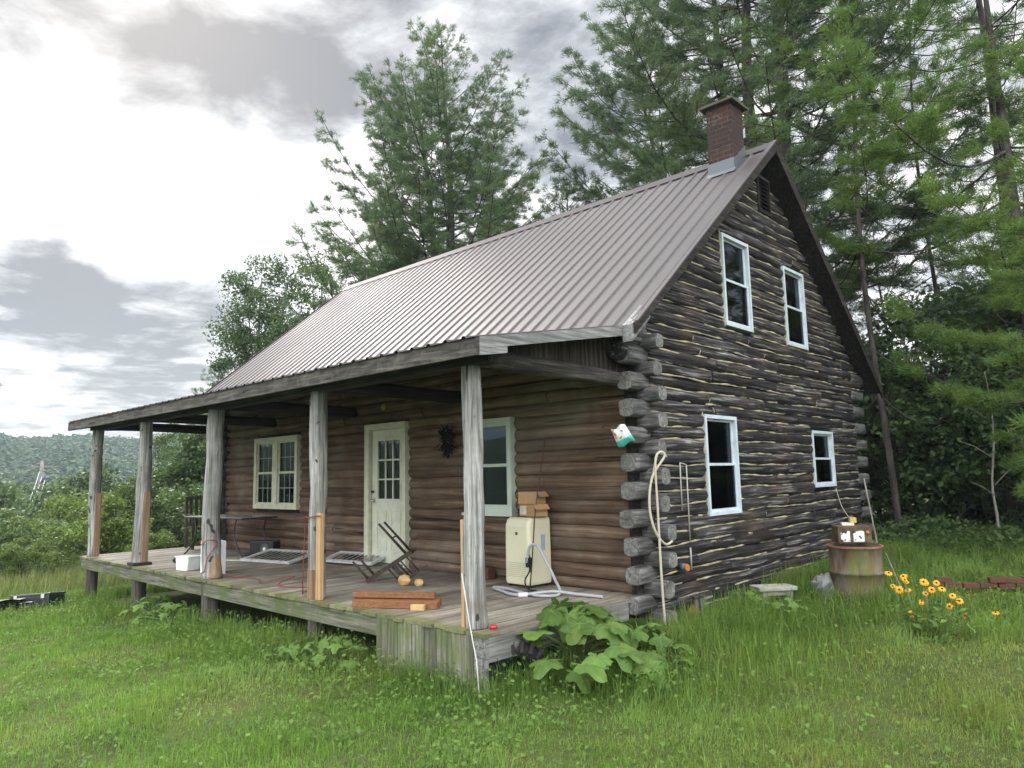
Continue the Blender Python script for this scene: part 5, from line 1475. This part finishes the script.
# --- plant with large leaves at the porch corner
def big_leaf(mb, base, tip_dir, size, droop, seed):
    """lobed, toothed leaf blade: rings round the stalk joint, folded along the veins"""
    rg = random.Random(seed)
    d = Vector(tip_dir).normalized(); s = d.cross(Vector((0, 0, 1))).normalized(); n_ = s.cross(d)
    na, nr_ = 44, 5; vs = [Vector(base)]
    asym = rg.uniform(-.08, .08); ph = rg.uniform(-.2, .2)
    for r in range(1, nr_ + 1):
        f = r / nr_
        for k in range(na):
            th = -math.pi + 2 * math.pi * k / na
            lob = .60 + .16 * math.cos(5 * th + ph) + .22 * math.cos(th) + .05 * math.cos(2 * th) - .30 * math.exp(-((abs(th) - math.pi) / .22) ** 2)
            lob *= 1 + asym * math.sin(th) + .035 * (k % 2) + .03 * math.sin(k * 2.7 + seed)
            rr = size * lob * f
            x, y = rr * math.cos(th), rr * math.sin(th)
            z = -.34 * droop * (x * x + y * y) / size + .028 * size * f * math.cos(5 * th * 2 + ph * 2) + .10 * abs(y) * f - .18 * droop * max(0, x) * f * f + .018 * size * math.sin(x / size * 9 + y / size * 7 + seed)
            vs.append(Vector(base) + d * x + s * y + n_ * z)
    fs = [(0, 1 + k, 1 + (k + 1) % na) for k in range(na)]
    for r in range(nr_ - 1):
        for k in range(na):
            a = 1 + r * na + k; b = 1 + r * na + (k + 1) % na
            fs.append((a, a + na, b + na, b))
    mb.add(vs, fs)
    for th in (0, 1.25, -1.25, 2.3, -2.3):
        k = int(round((th + math.pi) / (2 * math.pi) * na)) % na
        ray = [vs[0]] + [vs[1 + r * na + k] for r in range(nr_)]
        q = []
        for i, p in enumerate(ray):
            w = size * .012 * (1.15 - i / nr_); e = (ray[min(i + 1, nr_)] - ray[max(i - 1, 0)]).cross(n_).normalized() * w
            q += [p - e + n_ * .0025, p + e + n_ * .0025]
        mb.add(q, [(2 * i, 2 * i + 1, 2 * i + 3, 2 * i + 2) for i in range(nr_)], True)
def leafy_plant(name, loc, label, nl, rad, hgt, size, seed, mat='bigleaf', cat='plant'):
    rg = random.Random(seed); t = thing(name, loc, label, cat)
    st = MB()
    for k in range(nl):
        a = 2.4 * k + rg.uniform(-.3, .3); f = (k + .5) / nl
        r0 = rad * f ** .6 * rg.uniform(.75, 1.1); z = hgt * (1 - .72 * f ** 1.5) * rg.uniform(.85, 1.12)
        q = Vector((math.cos(a) * r0 * 1.25, math.sin(a) * r0, z))
        st.tube([(0, 0, 0), (q.x * .35, q.y * .35, z * .65), tuple(q)], [.009, .008, .005], 5)
        m = MB(); big_leaf(m, q, (math.cos(a + rg.uniform(-.7, .7)), math.sin(a + rg.uniform(-.7, .7)), rg.uniform(-.75, .35)), size * rg.uniform(.55, 1.15), rg.uniform(.5, 1.3), seed * 31 + k)
        m.build('leaf', M[mat], t, False, recalc=False, mat2=M['vein'])
    st.build('stem', M['stem'], t, False, recalc=False)
    return t
leafy_plant('large_leaved_plant', (.22, -1.35, g1(.22, -1.35)), 'broad leaved green plant growing at the right front corner of the porch', 46, .66, .54, .22, 3)
leafy_plant('large_leaved_plant', (.55, -.75, g1(.55, -.75)), 'smaller clump of broad leaves under the hose, right of the big one', 16, .42, .36, .20, 5)
leafy_plant('burdock_plant', (-1.75, -2.62, g1(-1.75, -2.62)), 'low round leaved weed against the left end of the porch skirt', 16, .34, .26, .11, 7, 'weed')
leafy_plant('burdock_plant', (-2.3, -2.75, g1(-2.3, -2.75)), 'round leaved weed in the grass left of the porch skirt', 11, .28, .16, .10, 8, 'weed')
leafy_plant('burdock_plant', (-6.0, -2.45, g1(-6.0, -2.45)), 'yellow green leafy weed under the porch edge by the third post', 20, .45, .36, .11, 9, 'weed')
leafy_plant('burdock_plant', (-6.9, -2.4, g1(-6.9, -2.4)), 'leafy weed under the porch edge right of the second post', 20, .45, .36, .11, 10, 'weed')
leafy_plant('burdock_plant', (.45, 1.7, g1(.45, 1.7)), 'pale green weed growing in front of the concrete block', 16, .24, .26, .085, 11, 'weed')
leafy_plant('burdock_plant', (.95, 1.5, g1(.95, 1.5)), 'leafy weed in the tall grass between the block and the drum', 18, .30, .26, .085, 12, 'weed')

# --- yellow flowers
fl0 = (2.40, 1.55, g1(2.40, 1.55) - .05)
ft = thing('coneflower_plant', fl0, 'clump of tall golden yellow coneflowers right of the steel drum', 'flowers')
rg = random.Random(5); stm = MB(); rightv = Vector((.80, .60, 0))
FPX = [(-.42, .62), (-.33, .60), (-.28, .52), (-.10, .50), (-.02, .44), (-.36, .36), (-.30, .30), (-.18, .28), (.12, .44), (.16, .34), (.22, .24), (.05, .20), (-.06, .05), (.22, .02), (.40, -.16), (-.14, -.18), (.86, -.16), (-.24, .46), (.08, .30), (-.08, .10), (.34, .12)]
for i, (a, b) in enumerate(FPX):
    z = .36 + b * .52; p = rightv * a * .80 + Vector((-.6, .8, 0)) * rg.uniform(-.14, .14) + Vector((0, 0, z))
    stm.tube([(p.x * .4, p.y * .4, 0), (p.x * .8, p.y * .8, z * .6), tuple(p)], [.005, .004, .003], 4)
    tilt = Vector((rg.uniform(-.2, .5), rg.uniform(-1.1, -.3), rg.uniform(.3, 1))).normalized()
    s = tilt.orthogonal().normalized(); w = tilt.cross(s); m = MB(); rr = rg.uniform(.026, .046)
    for k in range(11):
        an = 2 * math.pi * k / 11 + rg.uniform(-.1, .1); d = s * math.cos(an) + w * math.sin(an); e = s * -math.sin(an) + w * math.cos(an)
        q = [p + d * .008, p + d * rr * .6 + e * .0085 + tilt * .003, p + d * rr - tilt * rr * .25, p + d * rr * .6 - e * .0085 + tilt * .003]
        m.add(q, [(0, 1, 2, 3)])
    f = m.build('flower', M['petal'], ft, True, recalc=False) if False else None
    m.v = [(x, y, z_) for x, y, z_ in m.v]; f = m.build('flower', M['petal'], ft, False, recalc=False)
    c = MB(); c.sphere(tuple(p + tilt * .004), .0095, None, None, 8, 6); c.build('flower_centre', M['disc'], f, False)
stm.build('stem', M['stem'], ft, False, recalc=False)
P = np.concatenate([np.array([rg.uniform(-.4, .45) * .88 * .80, rg.uniform(-.4, .45) * .6, rg.uniform(.02, .40)])[None] + rs.normal(0, .05, (10, 3)) for _ in range(46)])
leaf_mesh('foliage', P, np.tile([0, 0, 1.], (len(P), 1)), .075, M['weed'], ft, rs, .4)

# ------------------------------------------------------------------ sky, light, air
w = bpy.data.worlds.new('World'); sc.world = w; w.use_nodes = True
nt = w.node_tree; nn_ = nt.nodes; ll = nt.links
class W(N):
    def __init__(s): s.t = nt; s.n = nn_; s.l = ll
q = W()
SUN_AZ_DIR = Vector((-.96, .28, 0)).normalized(); SUN_EL = R(36)
sky = nn_.new('ShaderNodeTexSky'); sky.sky_type = 'NISHITA'; sky.sun_disc = False; sky.sun_elevation = SUN_EL
sky.sun_rotation = math.atan2(SUN_AZ_DIR.x, SUN_AZ_DIR.y)
sky.altitude = 300; sky.air_density = 1.0; sky.dust_density = 2.0
tc = nn_.new('ShaderNodeTexCoord'); sep = nn_.new('ShaderNodeSeparateXYZ'); ll.new(tc.outputs['Generated'], sep.inputs[0])
# cloud deck: direction projected on a flat layer overhead
den = q.math('MAXIMUM', q.math('ADD', sep.outputs[2], .10), .03)
cmb = nn_.new('ShaderNodeCombineXYZ'); ll.new(q.math('DIVIDE', sep.outputs[0], den), cmb.inputs[0]); ll.new(q.math('DIVIDE', sep.outputs[1], den), cmb.inputs[1])
c1 = q.noise(cmb.outputs[0], .95, 8, .62, .3)
c2 = q.noise(cmb.outputs[0], 4.2, 11, .60, .25)
def lobe(d, k0, k1):
    """soft cloud region around a direction"""
    dp = nn_.new('ShaderNodeVectorMath'); dp.operation = 'DOT_PRODUCT'; ll.new(tc.outputs['Generated'], dp.inputs[0]); dp.inputs[1].default_value = d
    mr_ = nn_.new('ShaderNodeMapRange'); mr_.interpolation_type = 'SMOOTHSTEP'; ll.new(dp.outputs['Value'], mr_.inputs[0])
    mr_.inputs[1].default_value = math.cos(R(k1)); mr_.inputs[2].default_value = math.cos(R(k0)); return mr_.outputs[0]
DIR_GLOW = (-0.907, 0.272, 0.322)
DIR_BLUE = (-0.850, 0.404, 0.338)
DARK = [
    ((-0.821, 0.313, 0.477), 0, 6.5, 0.72),
    ((-0.774, 0.422, 0.472), 0, 6.5, 0.6),
    ((-0.712, 0.467, 0.524), 1, 8, 0.5),
    ((-0.949, 0.216, 0.229), 0, 5.5, 0.74),
    ((-0.942, 0.261, 0.211), 0, 3.5, 0.46),
    ((-0.919, 0.345, 0.189), 1, 6, 0.36),
    ((-0.855, 0.154, 0.495), 0, 6, 0.8),
    ((-0.816, 0.255, 0.519), 0, 5, 0.42),
    ((-0.775, 0.350, 0.526), 0, 5, 0.3),
    ((-0.609, 0.598, 0.522), 4, 15, 0.26),
    ((-0.558, 0.692, 0.457), 3, 10, 0.2),
    ((-0.969, 0.228, 0.092), 2, 12, 0.44),
    ((-0.913, 0.388, 0.122), 2, 11, 0.4),
    ((-0.840, 0.532, 0.112), 2, 12, 0.25),
    ((-0.657, 0.509, 0.557), 2, 9, 0.3),
]

v = q.math('ADD', q.math('MULTIPLY', c1, 1.5), q.math('ADD', q.math('MULTIPLY', c2, 2.2), -1.28))
glow = lobe(DIR_GLOW, 4, 46)
dark = None
for d, k0, k1, amt in DARK:
    e = q.math('MULTIPLY', lobe(d, k0, k1), amt); dark = e if dark is None else q.math('ADD', dark, e)
fac = q.math('ADD', q.math('SUBTRACT', v, dark), q.math('MULTIPLY', glow, .44))
cl = q.ramp(fac, [(.0, (1.35, 1.43, 1.56)), (.17, (2.1, 2.18, 2.3)), (.36, (3.3, 3.4, 3.5)), (.50, (4.4, 4.5, 4.6)), (.64, (6.0, 6.05, 6.0)), (.9, (9, 8.9, 8.7))])
cl.node.color_ramp.interpolation = 'LINEAR'
cl = q.mix(q.math('MULTIPLY', lobe(DIR_BLUE, 1, 7), .75), cl, (3.1, 3.65, 4.1))
# the overcast brightens towards the zenith and behind the viewer
zen = nn_.new('ShaderNodeVectorMath'); zen.operation = 'DOT_PRODUCT'; ll.new(tc.outputs['Generated'], zen.inputs[0]); zen.inputs[1].default_value = Vector((.30, -.42, .86)).normalized()
zr = nn_.new('ShaderNodeMapRange'); zr.interpolation_type = 'SMOOTHSTEP'; ll.new(zen.outputs['Value'], zr.inputs[0])
zr.inputs[1].default_value = .12; zr.inputs[2].default_value = .85; zr.inputs[3].default_value = 1.0; zr.inputs[4].default_value = 4.6
sc_n = nn_.new('ShaderNodeVectorMath'); sc_n.operation = 'SCALE'; ll.new(cl, sc_n.inputs[0]); ll.new(zr.outputs[0], sc_n.inputs['Scale'])
mixc = q.mix(.92, sky.outputs['Color'], sc_n.outputs[0])
bg = nn_['Background']; ll.new(mixc, bg.inputs['Color']); bg.inputs['Strength'].default_value = .1

sun = bpy.data.lights.new('sun', 'SUN'); sun.energy = 1.5; sun.angle = R(14); sun.color = (1, .95, .88)
so = bpy.data.objects.new('sun', sun); col.objects.link(so)
sd_ = (SUN_AZ_DIR * math.cos(SUN_EL) + Vector((0, 0, math.sin(SUN_EL))))
so.rotation_euler = sd_.to_track_quat('Z', 'Y').to_euler(); so.location = (-20, 0, 30)

HAZE = True
if HAZE:
    m = MB(); m.box(-700, 710, -710, 700, -12, 54)
    n = N('haze_air'); n.n.remove(n.p)
    pv = n.node('ShaderNodeVolumePrincipled'); pv.inputs['Color'].default_value = (.72, .86, 1, 1); pv.inputs['Density'].default_value = .0005; pv.inputs['Anisotropy'].default_value = .2
    n.link(pv.outputs[0], n.out.inputs['Volume'])
    n.m.cycles.homogeneous_volume = True if hasattr(n.m.cycles, 'homogeneous_volume') else None
    hz = m.build('haze', n.m); tag(hz, 'pale blue haze hanging in the valley air', 'haze', kind='stuff')

# ------------------------------------------------------------------ camera
cam = bpy.data.cameras.new('camera'); co = bpy.data.objects.new('camera', cam); col.objects.link(co)
cam.sensor_width = 36; cam.lens = 720.412 / 1024 * 36; cam.clip_start = .05; cam.clip_end = 3000
yaw, pit, rol = .757, .126, -.021
fwv = Vector((-math.sin(yaw), math.cos(yaw), 0)); rgt = Vector((math.cos(yaw), math.sin(yaw), 0))
f2 = fwv * math.cos(pit) + Zv * math.sin(pit); u2 = -fwv * math.sin(pit) + Zv * math.cos(pit)
r3 = rgt * math.cos(rol) + u2 * math.sin(rol); u3 = -rgt * math.sin(rol) + u2 * math.cos(rol)
co.matrix_world = Matrix((( r3.x, u3.x, -f2.x, CX), (r3.y, u3.y, -f2.y, CY), (r3.z, u3.z, -f2.z, 1.3), (0, 0, 0, 1)))
sc.camera = co
sc.view_settings.view_transform = 'Standard'; sc.view_settings.look = 'None'; sc.view_settings.gamma = 1; sc.view_settings.exposure = .95
sc.cycles.use_denoising = True
sc.cycles.max_bounces = 6; sc.cycles.transparent_max_bounces = 12; sc.cycles.volume_bounces = 0
sc.cycles.sample_clamp_indirect = 4
sc.render.film_transparent = False
